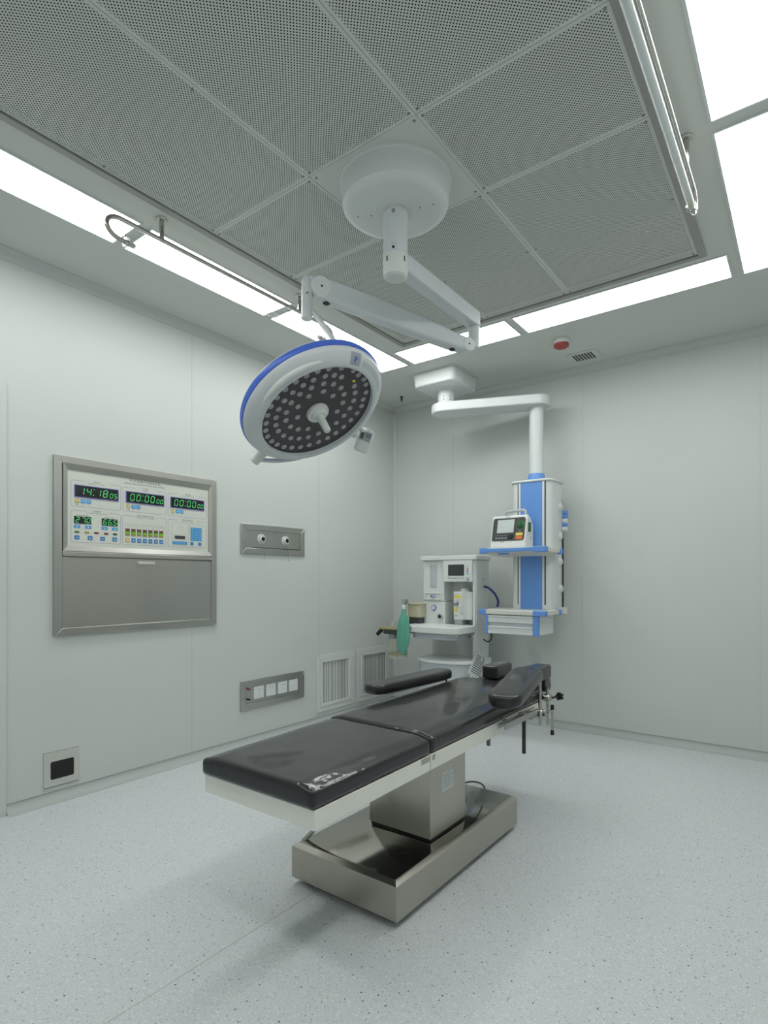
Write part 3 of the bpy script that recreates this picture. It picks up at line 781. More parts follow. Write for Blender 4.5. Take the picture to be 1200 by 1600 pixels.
display(-3.174, -3.077, 1.573, 1.615, [('2', -3.155, 1.594, .018, .029, .0034), ('7', -3.122, 1.594, .018, .029, .0034), ('0', -3.093, 1.594, .018, .029, .0034), ('.', -3.108, 1.581, .0022)], 0)
display(-3.014, -2.918, 1.572, 1.614, [('6', -2.995, 1.593, .018, .029, .0034), ('6', -2.964, 1.593, .018, .029, .0034), ('5', -2.934, 1.593, .018, .029, .0034), ('.', -2.949, 1.580, .0022)], 0)
def key(x0, x1, y0, y1, m, mark=None, name='button'):
    k = obj(name, lw().box(x0, x1, y0, y1, FZ - .001, .0128), m, cp, bevel=.0015)
    return k
up_down = []
for xs in ((-3.171, -3.137, -3.104), (-2.862, -2.827, -2.795), (-2.553, -2.518, -2.485)):
    for x, m in zip(xs, ('btn_tan', 'btn_blue', 'btn_blue')):
        key(x, x + .027, 1.692, 1.716, m); up_down.append((x + .0135, 1.705))
for x in (-3.176, -3.112, -3.016, -2.952):
    key(x, x + .037, 1.546, 1.564, 'btn_blue'); up_down.append((x + .0185, 1.555))
for x, m in zip((-3.171, -3.114, -3.059, -3.001, -2.946), ('lamp_green', 'lamp_olive', 'lamp_maroon', 'lamp_maroon', 'lamp_dgreen')):
    key(x, x + .026, 1.517, 1.529, m, name='indicator')
for x in (-3.172, -3.097, -3.023, -2.949): key(x, x + .028, 1.479, 1.504, 'btn_blue_d'); up_down.append((x + .014, 1.491))
for k in range(7):
    x = -2.866 + k * .0382
    mb = lw(); mb.box(x, x + .026, 1.522, 1.5635, FZ - .001, .0128)
    mb.mi = 1; mb.box(x + .001, x + .025, 1.551, 1.5625, .0128, .0131)
    mb.mi = 2; mb.box(x + .001, x + .025, 1.545, 1.551, .0128, .0131)
    mb.mi = 3; mb.box(x + .001, x + .025, 1.532, 1.544, .0128, .0131)
    mb.mi = 4; mb.box(x + .001, x + .025, 1.523, 1.531, .0128, .0131)
    obj('gas_indicator', mb, ['charcoal', 'lamp_maroon', 'lamp_green', 'lamp_lime', 'lamp_olive'], cp, smooth=False)
    key(x, x + .027, 1.479, 1.506, 'btn_tan' if k == 0 else 'btn_blue_d'); up_down.append((x + .0135, 1.4925))
mb = lw()
for k in range(7):
    x = -2.868 + k * .0382; frame_ring(mb, x, x + .031, 1.517, 1.597, .0008, FZ - .001, FZ + .0003)
frame_ring(mb, -2.547, -2.419, 1.475, 1.628, .001, FZ - .001, FZ + .0003)
frame_ring(mb, -2.407, -2.309, 1.474, 1.625, .001, FZ - .001, FZ + .0003)
frame_ring(mb, -2.535, -2.437, 1.513, 1.547, .001, FZ - .001, FZ + .0003)
obj('thin_frames', mb, 'ink_soft', face, smooth=False)
mb = lw()
for rr_, n_ in ((.006, 6), (.014, 9), (.022, 12)):
    for k in range(n_): dot(mb, -2.482 + rr_ * math.cos(2 * PI * k / n_), 1.590 + rr_ * math.sin(2 * PI * k / n_), .0011, FZ)
obj('speaker_holes', mb, 'ink_soft', face, smooth=False)
obj('readout_window', lw().box(-2.524, -2.447, 1.520, 1.541, FZ - .001, .0125), 'charcoal', cp, smooth=False)
for x, w in ((-2.541, .022), (-2.517, .018), (-2.497, .026), (-2.469, .018), (-2.449, .020)): key(x, x + w, 1.482, 1.504, 'btn_blue')
for r_ in range(4):
    for c_ in range(3): key(-2.403 + c_ * .0295, -2.403 + c_ * .0295 + .0285, 1.582 - r_ * .0232, 1.582 - r_ * .0232 + .0225, 'btn_blue')
key(-2.404, -2.381, 1.481, 1.504, 'btn_blue_d'); key(-2.343, -2.318, 1.481, 1.504, 'btn_blue_d')
mb = lw()
for x, y in up_down:
    mb.f([mb.v((x - .005, y - .004, .0130)), mb.v((x + .005, y - .004, .0130)), mb.v((x, y + .005, .0130))])
for r_ in range(4):
    for c_ in range(3): dot(mb, -2.3888 + c_ * .0295, 1.593 - r_ * .0232, .0022, .0130)
obj('key_symbols', mb, 'paper', face, smooth=False)

# ---- gas outlet panel
gp = thing('gas_outlet_panel', 'stainless steel wall panel with two round gas outlets and hanging chains', 'gas outlet', (0, -1.638, 1.442))
mb = lw(); frame_ring(mb, -1.968, -1.309, 1.442, 1.669, .046, 0, .016); obj('steel_frame', mb, 'steel_h', gp, bevel=.003)
obj('back_plate', lw().box(-1.922, -1.355, 1.488, 1.623, 0, .005), 'steel_h', gp, smooth=False)
obj('painted_shade_strip', lw().box(-1.920, -1.357, 1.4885, 1.4945, .004, .0065), 'charcoal', gp, smooth=False)  # charcoal strip, recess shade put in as colour
for u in (-1.772, -1.520):
    mb = lw(); mb.lathe([(0, .005), (.038, .005), (.038, .011), (.035, .014), (.031, .014)], (u, 1.559, 0), seg=32); mb.mi = 1
    mb.lathe([(.031, .014), (.029, .011), (.027, .012)], (u, 1.559, 0), seg=32); mb.mi = 0
    mb.lathe([(.027, .012), (.026, .026), (.022, .029), (.0185, .029)], (u, 1.559, 0), seg=32); mb.mi = 1
    mb.lathe([(.0185, .029), (.0175, .024), (0, .024)], (u, 1.559, 0), seg=32)
    og = obj('gas_outlet', mb, ['white', 'mid_grey'], gp)
    obj('outlet_port', lw().lathe([(0, .034), (.011, .034), (.0145, .030), (.0145, .023), (0, .023)], (u, 1.559, 0), seg=20), 'black', og)
    mb = MB(); mb.tube([(.012, u + .016, 1.522), (.020, u + .019, 1.48), (.020, u + .020, 1.41), (.020, u + .020, 1.402)], .0011, 5); mb.cyl((.020, u + .020, 1.403), (.020, u + .020, 1.393), .0025, seg=8)
    obj('chain', mb, 'mid_grey', og)

# ---- socket panel
spn = thing('socket_panel', 'stainless steel wall panel with four white power sockets and two earth terminals', 'power socket', (0, -1.643, .26))
mb = lw(); frame_ring(mb, -1.973, -1.314, .259, .480, .046, 0, .016); obj('steel_frame', mb, 'steel_h', spn, bevel=.003)
obj('back_plate', lw().box(-1.927, -1.360, .305, .434, 0, .005), 'steel_h', spn, smooth=False)
for k, u in enumerate((-1.848, -1.725, -1.603, -1.483)):
    mb = lw(); mb.prism(rrect(u, u + .098, .331, .424, .004, 3), 'z', .004, .012)
    s = obj('socket', mb, 'enamel', spn, bevel=.001)
    mb = lw(); c = u + .049
    mb.mi = 0
    if k < 3:
        for du in (-.009, .011): mb.box(c + du - .0025, c + du + .0025, .398, .404, .0118, .0124)
    mb.mi = 1
    for du, dv, w_, h_ in ((0, .376, .0015, .005), (-.008, .360, .004, .0012), (.008, .360, .004, .0012)): mb.box(c + du - w_, c + du + w_, dv - h_, dv + h_, .0118, .0122)
    obj('pin_holes', mb, ['black', 'grey_plastic'], s, smooth=False)
for z, m in ((.418, 'red'), (.339, 'black')):
    mb = lw(); mb.lathe([(0, .005), (.008, .005), (.008, .016), (.006, .018), (.006, .034), (0, .034)], (-1.905, z, 0), seg=14)
    obj('earth_terminal', mb, m, spn)

# ---- return air grilles
def grille(y0, y1, label, fill):
    t = thing('return_grille', label, 'air grille', (0, (y0 + y1) / 2, .09), 'return air grilles low on the left wall')
    mb = lw(); frame_ring(mb, y0, y1, .092, .589, .045, 0, .010); frame_ring(mb, y0 + .045, y1 - .045, .137, .544, .024, 0, .016)
    obj('frame', mb, 'grille', t, bevel=.003)
    obj('shade_backing', lw().box(y0 + .06, y1 - .06, .155, .53, .0005, .0015), 'dark_void', t, smooth=False)  # black sheet stands in for the shade behind the slats
    mb = lw(); rnd = random.Random(int(abs(y0) * 100)); u = y0 + .071
    while u < y1 - .078:
        w = rnd.choice(fill); g = rnd.choice((.005, .006, .007, .009))
        mb.box(u, u + w, .158, .523, .0025, .0036); u += w + g
    obj('louvre_slats', mb, 'grille', t, smooth=False)
grille(-1.156, -.657, 'pale square wall air grille with upright slats, fully in view left of the other', (.009, .013, .019, .024, .011))
grille(-.599, -.102, 'pale square wall air grille with upright slats, nearest the room corner', (.006, .008, .010, .013))

# ---- low floor box by the door
fb = thing('pressure_relief_box', 'small square steel wall plate with a dark opening near the floor by the door', 'wall box', (0, -3.238, .08))
obj('cover_plate', lw().box(-3.334, -3.144, .080, .281, 0, .007), 'plate', fb, bevel=.0015)
mb = lw(); mb.box(-3.333, -3.145, .2775, .2795, .0065, .0074); mb.box(-3.333, -3.145, .0815, .0835, .0065, .0074); obj('edge_gaps', mb, 'charcoal', fb, smooth=False)
obj('opening', lw().prism(rrect(-3.299, -3.173, .122, .222, .008, 4), 'z', .006, .0078), 'black', fb, smooth=False)

# ================================================================ CEILING BITS
dt = thing('smoke_detector', 'white ceiling smoke detector with a red cap', 'smoke detector', (1.962, -.643, H))
obj('base', MB().lathe([(0, H), (.056, H), (.056, H - .012), (.054, H - .030), (.050, H - .034), (0, H - .034)], (1.962, -.643, 0), seg=36), 'white', dt)
obj('cap', MB().lathe([(.053, H - .030), (.052, H - .044), (.040, H - .058), (.024, H - .064), (0, H - .065)], (1.962, -.643, 0), seg=36), 'detector_red', dt)
mb = MB()
for k in range(8):
    a = k * PI / 4; mb.box(1.962 + .046 * math.cos(a) - .008, 1.962 + .046 * math.cos(a) + .008, -.643 + .046 * math.sin(a) - .008, -.643 + .046 * math.sin(a) + .008, H - .049, H - .046)
obj('sensor_slots', mb, 'charcoal', dt, smooth=False)
vt = thing('ceiling_vent', 'small pale ceiling vent with dark slots beside the smoke detector', 'air vent', (2.0, -.24, H))
vx0, vx1, vy0, vy1 = 1.89, 2.115, -.345, -.14
obj('frame', MB().box(vx0, vx1, vy0, vy1, H - .006, H), 'ceil', vt, bevel=.002)
mb = MB()
for k in range(7):
    x = vx0 + .035 + k * .0225; mb.box(x, x + .013, vy0 + .035, vy1 - .035, H - .0075, H - .0062)
obj('slots', mb, 'charcoal', vt, smooth=False)
tag(obj('sprinkler', MB().lathe([(0, -.045), (.006, -.045), (.008, -.03), (.010, -.004), (.018, -.002), (.018, 0), (0, 0)], (.29, -.286, H), seg=16), 'black'), 'small black nozzle on the ceiling near the room corner', 'sprinkler')

# ---- hanging germicidal tube lamps
def tube_lamp(x, y0, y1, posts, label, zt=2.888, zb=2.792):
    t = thing('ultraviolet_tube_lamp', label, 'tube lamp', (x, (y0 + y1) / 2, H), 'glass tube lamps hung under the ceiling')
    r = (zt - zb) / 2; zm = (zt + zb) / 2; pts = []
    def bend(yc, s):
        return [(x, yc + s * r * 1.35 * math.sin(a), zm - r * math.cos(a)) for a in [PI * k / 14 for k in range(15)]]
    near = [(x, p[1], 2 * zm - p[2]) for p in bend(y0 + r * 1.35, -1)]           # top -> bottom
    far = [(x, p[1], 2 * zm - p[2]) for p in bend(y1 - r * 1.35, 1)]
    path = [(x, y0 + .115, zb)] + near[::-1] + far + [(x, y1 - .115, zb)]
    obj('bent_tube', MB().tube(path, .0105, 14), 'chrome', t)
    for y in posts:
        mb = MB(); mb.lathe([(0, H), (.027, H), (.027, H - .004), (.022, H - .010), (.0115, H - .012), (.0115, zt), (0, zt)], (x, y, 0), seg=24)
        obj('post', mb, 'chrome', t)
    for y, s in ((y0 + .085, 1), (y1 - .085, -1)):
        mb = MB(); mb.cyl((x, y - .004 * s, zb), (x, y + .012 * s, zb), .021, seg=20); e = obj('end_holder', mb, 'glass', t)
        obj('electrode', MB().cyl((x, y + .012 * s, zb), (x, y + .045 * s, zb), .0105, seg=16), 'brass', t)
        obj('holder_screw', MB().cyl((x, y, zb + .018), (x, y, zb + .034), .004, seg=8), 'chrome', e)
    ri, ro = .0135, .0150
    mb = MB(); mb.lathe([(ro, 0), (ro, y1 - y0 - .19), (ri, y1 - y0 - .19), (ri, 0), (ro, 0)], (x, y0 + .095, zb), (0, 1, 0), seg=24)
    obj('glass_tube', mb, 'quartz', t)
tube_lamp(.905, -3.44, -1.95, (-3.172, -2.245), 'steel and glass tube lamp hanging by the left light row')
tube_lamp(3.018, -3.50, -1.985, (-3.24, -2.215), 'steel and glass tube lamp hanging at the upper right beside the diffuser frame')

# ================================================================ PENDANT
pd = thing('medical_pendant', 'white and blue ceiling pendant with swivel arm, column, shelf and drawers', 'medical pendant', (.909, -.502, H))
def rprism(x0, x1, y0, y1, r, z0, z1, n=6): return MB().prism(rrect(x0, x1, y0, y1, r, n), 'z', z0, z1)
mb = MB()
A_ = rrect(.695, 1.105, -.715, -.285, .05, 6); B_ = rrect(.705, 1.095, -.705, -.295, .05, 6)
mb.hexa([(*p, 2.873) for p in B_], [(*p, H - .004) for p in A_])
obj('ceiling_box', mb, 'enamel', pd, bevel=.012, seg=3)
obj('ceiling_flange', rprism(.685, 1.115, -.725, -.275, .055, H - .006, H), 'enamel', pd, bevel=.002)
mb = MB().lathe([(.0, 2.873), (.105, 2.873), (.105, 2.868), (.070, 2.866), (.070, 2.752), (.095, 2.748), (.098, 2.736), (0, 2.736)], (.909, -.502, 0), seg=40)
sw = obj('swivel_neck', mb, 'enamel', pd)
for a in (-75, -30):
    for z in (2.775, 2.80):
        p = Vector((.909 + .0705 * math.cos(math.radians(a)), -.502 + .0705 * math.sin(math.radians(a)), z)); dn = Vector((math.cos(math.radians(a)), math.sin(math.radians(a)), 0))
        obj('screw', MB().cyl(p - dn * .002, p + dn * .001, .005, seg=10), 'charcoal', sw)
P0 = Vector((.909, -.502)); P1 = Vector((1.612, -.241)); dA = (P1 - P0).normalized(); nA = Vector((-dA.y, dA.x)); aA = math.atan2(dA.y, dA.x)
ol = []
for k in range(13): t = aA + PI / 2 + PI * k / 12; ol.append((P0.x + .125 * math.cos(t), P0.y + .125 * math.sin(t)))
for k in range(13): t = aA - PI / 2 + PI * k / 12; ol.append((P1.x + .115 * math.cos(t), P1.y + .115 * math.sin(t)))
mb = MB().prism(ol, 'z', 2.660, 2.738); obj('swivel_arm', mb, 'enamel', pd, bevel=.010, seg=3)
obj('post', MB().lathe([(0, 2.10), (.057, 2.10), (.057, 2.664), (0, 2.664)], (P1.x, P1.y, 0), seg=40), 'enamel', pd)
obj('post_collar', MB().lathe([(0, 2.035), (.072, 2.035), (.070, 2.075), (.063, 2.108), (.060, 2.111), (0, 2.111)], (P1.x, P1.y, 0), seg=40), 'pendant_blue', pd, label='blue collar at the foot of the post')
CX0, CX1, CY0, CY1 = 1.465, 1.800, -.42, -.13
col = obj('column', rprism(CX0, CX1, CY0, CY1, .062, .985, 2.02, 8), 'enamel', pd)
obj('column_cap', rprism(CX0 - .012, CX1 + .012, CY0 - .012, CY1 + .012, .07, 2.018, 2.038, 8), 'enamel', pd, bevel=.007, seg=3)
obj('front_panel', MB().box(1.553, 1.733, CY0 - .004, CY0 + .01, 1.0, 2.018), 'pendant_blue', pd, bevel=.002, label='bright blue front panel of the column')
for x0, x1 in ((1.536, 1.553), (1.733, 1.750)): obj('side_strip', MB().box(x0, x1, CY0 - .006, CY0 + .01, 1.0, 2.018), 'enamel', pd, bevel=.002)
for x0, x1 in ((1.527, 1.536), (1.750, 1.759)): obj('track_slot', MB().box(x0, x1, CY0 - .001, CY0 + .01, 1.04, 2.018), 'charcoal', pd, smooth=False)
for y, z in ((-.215, 1.826), (-.215, 1.595), (-.215, 1.388), (-.205, 1.171)):
    mb = MB(); mb.lathe([(0, 0), (.036, 0), (.036, .006), (.030, .012), (.020, .014), (.018, .02), (.010, .02), (0, .012)], (CX1 - .001, y, z), (1, 0, 0), seg=28)
    g = obj('gas_outlet', mb, 'white', pd)
    obj('outlet_port', MB().lathe([(0, .021), (.010, .021), (.010, .015)], (CX1 - .001, y, z), (1, 0, 0), seg=16), 'grey_plastic', g)
obj('equipment_rail', MB().box(1.795, 1.806, -.158, -.146, .99, 1.62), 'charcoal', pd, smooth=False)
for z, m in ((1.788, 'pendant_blue'), (1.755, 'pendant_blue'), (1.722, 'white'), (1.689, 'pendant_blue'), (1.655, 'white')):
    obj('gas_plug', MB().cyl((1.80, -.150, z), (1.838, -.150, z), .021 if m == 'white' else .019, seg=20), m, pd, bevel=.002)
# shelf
SX0, SX1, SY0, SY1 = 1.318, 1.862, -.68, -.335
sh = obj('shelf', MB().box(SX0 + .02, SX1 - .004, SY0 + .006, SY1, 1.452, 1.490), 'ivory', pd, bevel=.004)
obj('shelf_tray', MB().hexa([(SX0 + .09, SY0 + .09, 1.43), (SX1 - .09, SY0 + .09, 1.43), (SX1 - .09, SY1, 1.43), (SX0 + .09, SY1, 1.43)], [(SX0 + .03, SY0 + .02, 1.453), (SX1 - .02, SY0 + .02, 1.453), (SX1 - .02, SY1, 1.453), (SX0 + .03, SY1, 1.453)]), 'ivory', sh)
obj('front_rail', MB().box(SX0 + .06, SX1 - .06, SY0, SY0 + .03, 1.458, 1.488), 'pendant_blue', pd, bevel=.004)
for a in ((SX0, SX0 + .065, SY0 - .002, SY0 + .05), (SX1 - .095, SX1, SY0 - .002, SY0 + .05)): obj('corner_cap', MB().box(*a, 1.450, 1.494), 'pendant_blue', pd, bevel=.006)
for a in ((SX1 - .03, SX1 + .004, SY1 - .05, SY1 + .002),): obj('corner_cap', MB().box(*a, 1.442, 1.488), 'pendant_blue', pd, bevel=.006)
obj('rail_clip', MB().box(SX0 + .15, SX0 + .23, SY0 + .02, SY0 + .06, 1.438, 1.453), 'pendant_blue', pd, bevel=.002)
# drawer unit
TX0, TX1, TY0, TY1 = 1.312, 1.858, -.68, -.345
obj('drawer_top', MB().box(TX0 + .01, TX1 - .002, TY0 + .003, TY1, .976, 1.010), 'ivory', pd, bevel=.004)
obj('drawer_case', MB().box(1.384, 1.795, -.655, -.35, .825, .976), 'enamel', pd, bevel=.003)
for z0, z1 in ((.913, .967), (.826, .884)):
    mb = MB(); mb.box(1.384, 1.756, -.668, -.65, z0, z1)
    dw = obj('drawer_front', mb, 'enamel', pd, bevel=.004)
    obj('finger_pull', MB().box(1.386, 1.754, -.674, -.662, z1 - .010, z1), 'enamel', dw, bevel=.003)
obj('pull_recess', MB().box(1.386, 1.756, -.658, -.652, .882, .915), 'grey_plastic', pd, smooth=False)
for a in ((1.366, 1.386, .822, .976), (1.756, 1.800, .822, .976)): obj('corner_strip', MB().box(a[0], a[1], -.672, -.64, a[2], a[3]), 'pendant_blue', pd, bevel=.004)
for a in ((TX0, TX0 + .062, TY0 - .002, TY0 + .05), (TX1 - .10, TX1, TY0 - .002, TY0 + .05), (TX1 - .03, TX1 + .004, TY1 - .05, TY1 + .002)): obj('corner_cap', MB().box(*a, .972, 1.013), 'pendant_blue', pd, bevel=.006)
obj('side_bracket', MB().box(1.80, 1.87, -.30, -.24, .975, 1.025), 'ivory', pd, bevel=.004)
for x in (1.530, 1.756): obj('track_foot', MB().box(x - .014, x + .014, CY0 - .012, CY0 + .006, 1.012, 1.045), 'enamel', pd, bevel=.003)

# ---- defibrillator monitor on the shelf
ae = thing('defibrillator_monitor', 'white portable patient monitor with dark front panel and pale screen on the pendant shelf', 'patient monitor', (1.53, -.52, 1.49))
ax0, ax1 = 1.372, 1.668
sl = .055 / .25
prof = [(-.605, 1.491), (-.600, 1.535), (-.552, 1.745), (-.535, 1.752), (-.49, 1.728), (-.44, 1.668), (-.443, 1.491)]
mb = MB().prism(prof, 'x', ax0, ax1); body = obj('body', mb, 'white', ae, bevel=.010, seg=3)
# slanted front plane frame
f0 = Vector((0, -.6005, 1.535)); f1 = Vector((0, -.5525, 1.745)); fv = (f1 - f0).normalized(); fnn = Vector((1, 0, 0)).cross(fv)
AT = Matrix(((1, 0, 0, 0), (0, fv.y, fnn.y, f0.y), (0, fv.z, fnn.z, f0.z), (0, 0, 0, 1)))
FH = (f1 - f0).length
obj('front_bezel', MB(AT).prism(rrect(ax0 + .014, ax1 - .014, .014, FH - .016, .018, 5), 'z', -.004, .003), 'charcoal', ae, label='dark grey front panel')
obj('screen', MB(AT).box(ax0 + .052, ax0 + .192, .078, FH - .030, .002, .005), 'screen_pale', ae, bevel=.001, label='pale blank screen')
mb = MB(AT); mb.lathe([(0, .016), (.018, .016), (.020, .012), (.028, .006), (.031, .003), (0, .003)], (ax1 - .050, .137, 0), seg=32)
kn = obj('mode_knob', mb, 'knob_green', ae, label='round green mode knob')
obj('knob_grip', MB(AT).box(ax1 - .054, ax1 - .046, .119, .155, .015, .026), 'knob_green', kn, bevel=.002)
mb = MB(AT)
mb.lathe([(.0325, .0032), (.036, .0036), (.036, .0028)], (ax1 - .050, .137, 0), seg=32); obj('knob_scale', mb, 'lamp_green', ae)
obj('charge_key', MB(AT).prism(rrect(ax1 - .082, ax1 - .026, .052, .074, .003, 3), 'z', .002, .006), 'key_yellow', ae)
obj('shock_key', MB(AT).prism(rrect(ax1 - .082, ax1 - .026, .022, .048, .003, 3), 'z', .002, .006), 'orange', ae)
mb = MB(AT); mb.lathe([(0, .012), (.014, .012), (.016, .007), (.022, .006), (.024, .003), (0, .003)], (ax0 + .172, .048, 0), seg=28); obj('navigation_dial', mb, 'black', ae)
for k in range(4): obj('soft_key', MB(AT).prism(rrect(ax0 + .045 + k * .026, ax0 + .061 + k * .026, .030, .042, .003, 3), 'z', .002, .005), 'mid_grey', ae)
for k in range(2): obj('soft_key', MB(AT).prism(rrect(ax0 + .026, ax0 + .036, .15 - k * .03, .160 - k * .03, .003, 3), 'z', .002, .005), 'black', ae)
mb = MB(AT); mb.box(ax0 + .04, ax0 + .14, .058, .060, .003, .0034); mb.box(ax1 - .06, ax1 - .045, .085, .090, .003, .0034)
mb.box(ax0 + .115, ax0 + .155, FH - .010, FH - .005, -.0, .0006); mb.box(ax0 + .09, ax0 + .12, .002, .007, 0, .0006)
obj('print', mb, 'ink_soft', ae, smooth=False)
mb = MB()
hy = -.505
pts = [(ax0 + .085, hy, 1.735), (ax0 + .087, hy, 1.775), (ax0 + .10, hy, 1.785), (ax1 - .055, hy, 1.792), (ax1 - .038, hy, 1.782), (ax1 - .036, hy, 1.735)]
mb.tube(pts, .0115, 12); obj('carry_handle', mb, 'grey_plastic', ae)
mb = MB(); mb.cushion(ax1 - .004, ax1 + .012, -.545, -.510, 1.615, 1.69, .007, n=(6, 8, 10)); obj('cable_socket', mb, 'knob_green', ae)
obj('side_mark', MB().box(ax1, ax1 + .001, -.50, -.485, 1.565, 1.580), 'ink_soft', ae, smooth=False)

# ================================================================ ANAESTHESIA MACHINE
am = thing('anaesthesia_machine', 'white anaesthesia machine with worktop, dark screen and vaporiser, in the room corner', 'anaesthesia machine', (.93, -.45, 0))
Y0 = -.50
mb = MB(); mb.box(.674, 1.19, -.355, -.27, .10, 1.412); obj('rear_cabinet', mb, 'white', am, bevel=.006)
obj('top_cap', rprism(.655, 1.208, -.53, -.24, .02, 1.410, 1.449, 4), 'white', am, bevel=.006, seg=3)
mb = MB()
for x in (.80, .83, .86): mb.box(x, x + .02, -.46, -.44, 1.449, 1.455)
obj('top_vents', mb, 'mid_grey', am, smooth=False)
up_ = obj('flow_module', MB().box(.676, .889, Y0, -.35, 1.058, 1.410), 'white', am, bevel=.004)
obj('flow_window', MB().prism(rrect(.748, .815, 1.173, 1.371, .006, 3), 'y', Y0 - .003, Y0 + .01), 'grey_plastic', am, label='clear grey flow tube window')
mb = MB(); mb.cyl((.770, Y0 - .004, 1.185), (.770, Y0 - .004, 1.36), .006, seg=10); mb.cyl((.793, Y0 - .004, 1.185), (.793, Y0 - .004, 1.36), .006, seg=10); obj('flow_tubes', mb, 'screen_pale', am)
mb = MB()
for a in ((.695, .863, 1.122, 1.130), (.695, .863, 1.070, 1.080), (.695, .703, 1.080, 1.122), (.855, .863, 1.080, 1.122)): mb.box(a[0], a[1], Y0 - .012, Y0, a[2], a[3])
obj('knob_guard', mb, 'white', am, bevel=.003)
mb = MB(); mb.cyl((.782, Y0, 1.102), (.782, Y0 - .028, 1.102), .016, seg=20); k_ = obj('flow_knob', mb, 'grey_plastic', am, bevel=.002)
obj('knob_face', MB().cyl((.782, Y0 - .028, 1.102), (.782, Y0 - .030, 1.102), .009, seg=16), 'lamp_blue', k_)
lo = obj('lower_module', MB().box(.676, .895, Y0, -.35, .86, 1.055), 'white', am, bevel=.003)
mb = MB(); mb.lathe([(0, .010), (.020, .010), (.024, .008), (.025, 0), (0, 0)], (.786, Y0, 1.0), (0, -1, 0), seg=32); pgm = obj('pressure_gauge', mb, 'lamp_blue', am)
obj('gauge_face', MB().lathe([(0, .0112), (.018, .0112), (.018, .009)], (.786, Y0, 1.0), (0, -1, 0), seg=28), 'paper', pgm)
obj('gauge_needle', MB().box(.785, .787, Y0 - .0122, Y0 - .0112, .995, 1.012), 'ink', pgm, smooth=False)
mb = MB(); mb.lathe([(0, .012), (.016, .012), (.024, .018), (.028, .014), (.028, 0), (0, 0)], (.850, Y0, .925), (0, -1, 0), seg=28); o2p = obj('oxygen_port', mb, 'grey_plastic', am)
obj('port_hole', MB().lathe([(0, .0128), (.0155, .0128)], (.850, Y0, .925), (0, -1, 0), seg=20), 'black', o2p, smooth=False)
dm = obj('display_module', MB().box(.892, 1.172, -.525, -.35, 1.226, 1.410), 'white', am, bevel=.005)
obj('screen', MB().box(.944, 1.097, -.528, -.52, 1.278, 1.372), 'screen_dark', am, bevel=.001, label='dark blank screen')
for k in range(7): obj('soft_key', MB().box(.945 + k * .022, .957 + k * .022, -.528, -.522, 1.254, 1.262), 'mid_grey', am, smooth=False)
for z, m in ((1.354, 'grey_plastic'), (1.334, 'orange'), (1.315, 'lamp_blue'), (1.296, 'btn_blue')): obj('indicator_key', MB().box(1.124, 1.136, -.528, -.522, z - .006, z + .006), m, am, smooth=False)
obj('rotary_knob', MB().lathe([(0, .016), (.012, .016), (.014, .010), (.017, 0), (0, 0)], (1.131, -.525, 1.254), (0, -1, 0), seg=24), 'grey_plastic', am)
obj('front_post', MB().box(1.166, 1.190, -.505, -.35, .10, 1.410), 'white', am, bevel=.004)
obj('side_panel', MB().box(1.188, 1.196, -.49, -.268, .10, 1.408), 'enamel', am, bevel=.002)
obj('side_vent_mark', MB().lathe([(0, .001), (.016, .001), (.016, 0)], (1.196, -.37, 1.245), (1, 0, 0), seg=16), 'grey_plastic', am)
# worktop
mb = MB().prism(rrect(.625, 1.192, -.80, -.45, .09, 8)[0:9][::-1] and [(1.192, -.46), (.640, -.46)] + [(.640 + .11 - .11 * math.cos(PI / 2 * k / 8), -.69 - .11 * math.sin(PI / 2 * k / 8)) for k in range(9)] + [(1.112 + .08 * math.sin(PI / 2 * k / 8), -.72 - .08 * math.cos(PI / 2 * k / 8)) for k in range(9)], 'z', .806, .862)
wt = obj('worktop', mb, 'white', am, bevel=.008, seg=3)
obj('worktop_mark', MB().lathe([(0, .001), (.012, .001)], (.735, -.799, .835), (0, -1, 0), seg=16), 'ink_soft', wt, smooth=False)
mb = MB().prism([(1.13, -.46), (.70, -.46), (.70, -.70), (.76, -.755), (1.06, -.755), (1.13, -.70)], 'z', .752, .806); obj('under_tray', mb, 'grey_plastic', am, bevel=.012, seg=3)
mb = MB(); mb.box(1.10, 1.185, -.78, -.50, .790, .804); obj('side_rail', mb, 'steel', am, bevel=.003)
# base cabinet with bowed front
def bow(x0, x1, yb, ys, yf, n=12):
    pts = [(x1, yb), (x0, yb)]
    for k in range(n + 1):
        t = k / n; pts.append((x0 + (x1 - x0) * t, ys + (yf - ys) * math.sin(PI * t) ** .6 if 0 < t < 1 else ys))
    return pts
obj('base_cabinet', MB().prism(bow(.715, 1.215, -.28, -.62, -.735), 'z', .12, .556), 'grey_plastic', am, bevel=.004)
obj('base_lid', MB().prism(bow(.700, 1.228, -.28, -.63, -.75), 'z', .555, .582), 'white', am, bevel=.008, seg=3)
obj('base_side', MB().box(1.205, 1.226, -.63, -.28, .12, .560), 'white', am, bevel=.003)
obj('plinth', MB().box(.70, 1.22, -.66, -.27, .075, .125), 'white', am, bevel=.006)
for x in (.75, 1.17):
    for y in (-.62, -.31):
        mb = MB(); mb.cyl((x - .018, y, .036), (x + .018, y, .036), .036, seg=20); mb.box(x - .006, x + .006, y - .006, y + .006, .036, .08); obj('caster', mb, 'charcoal', am)
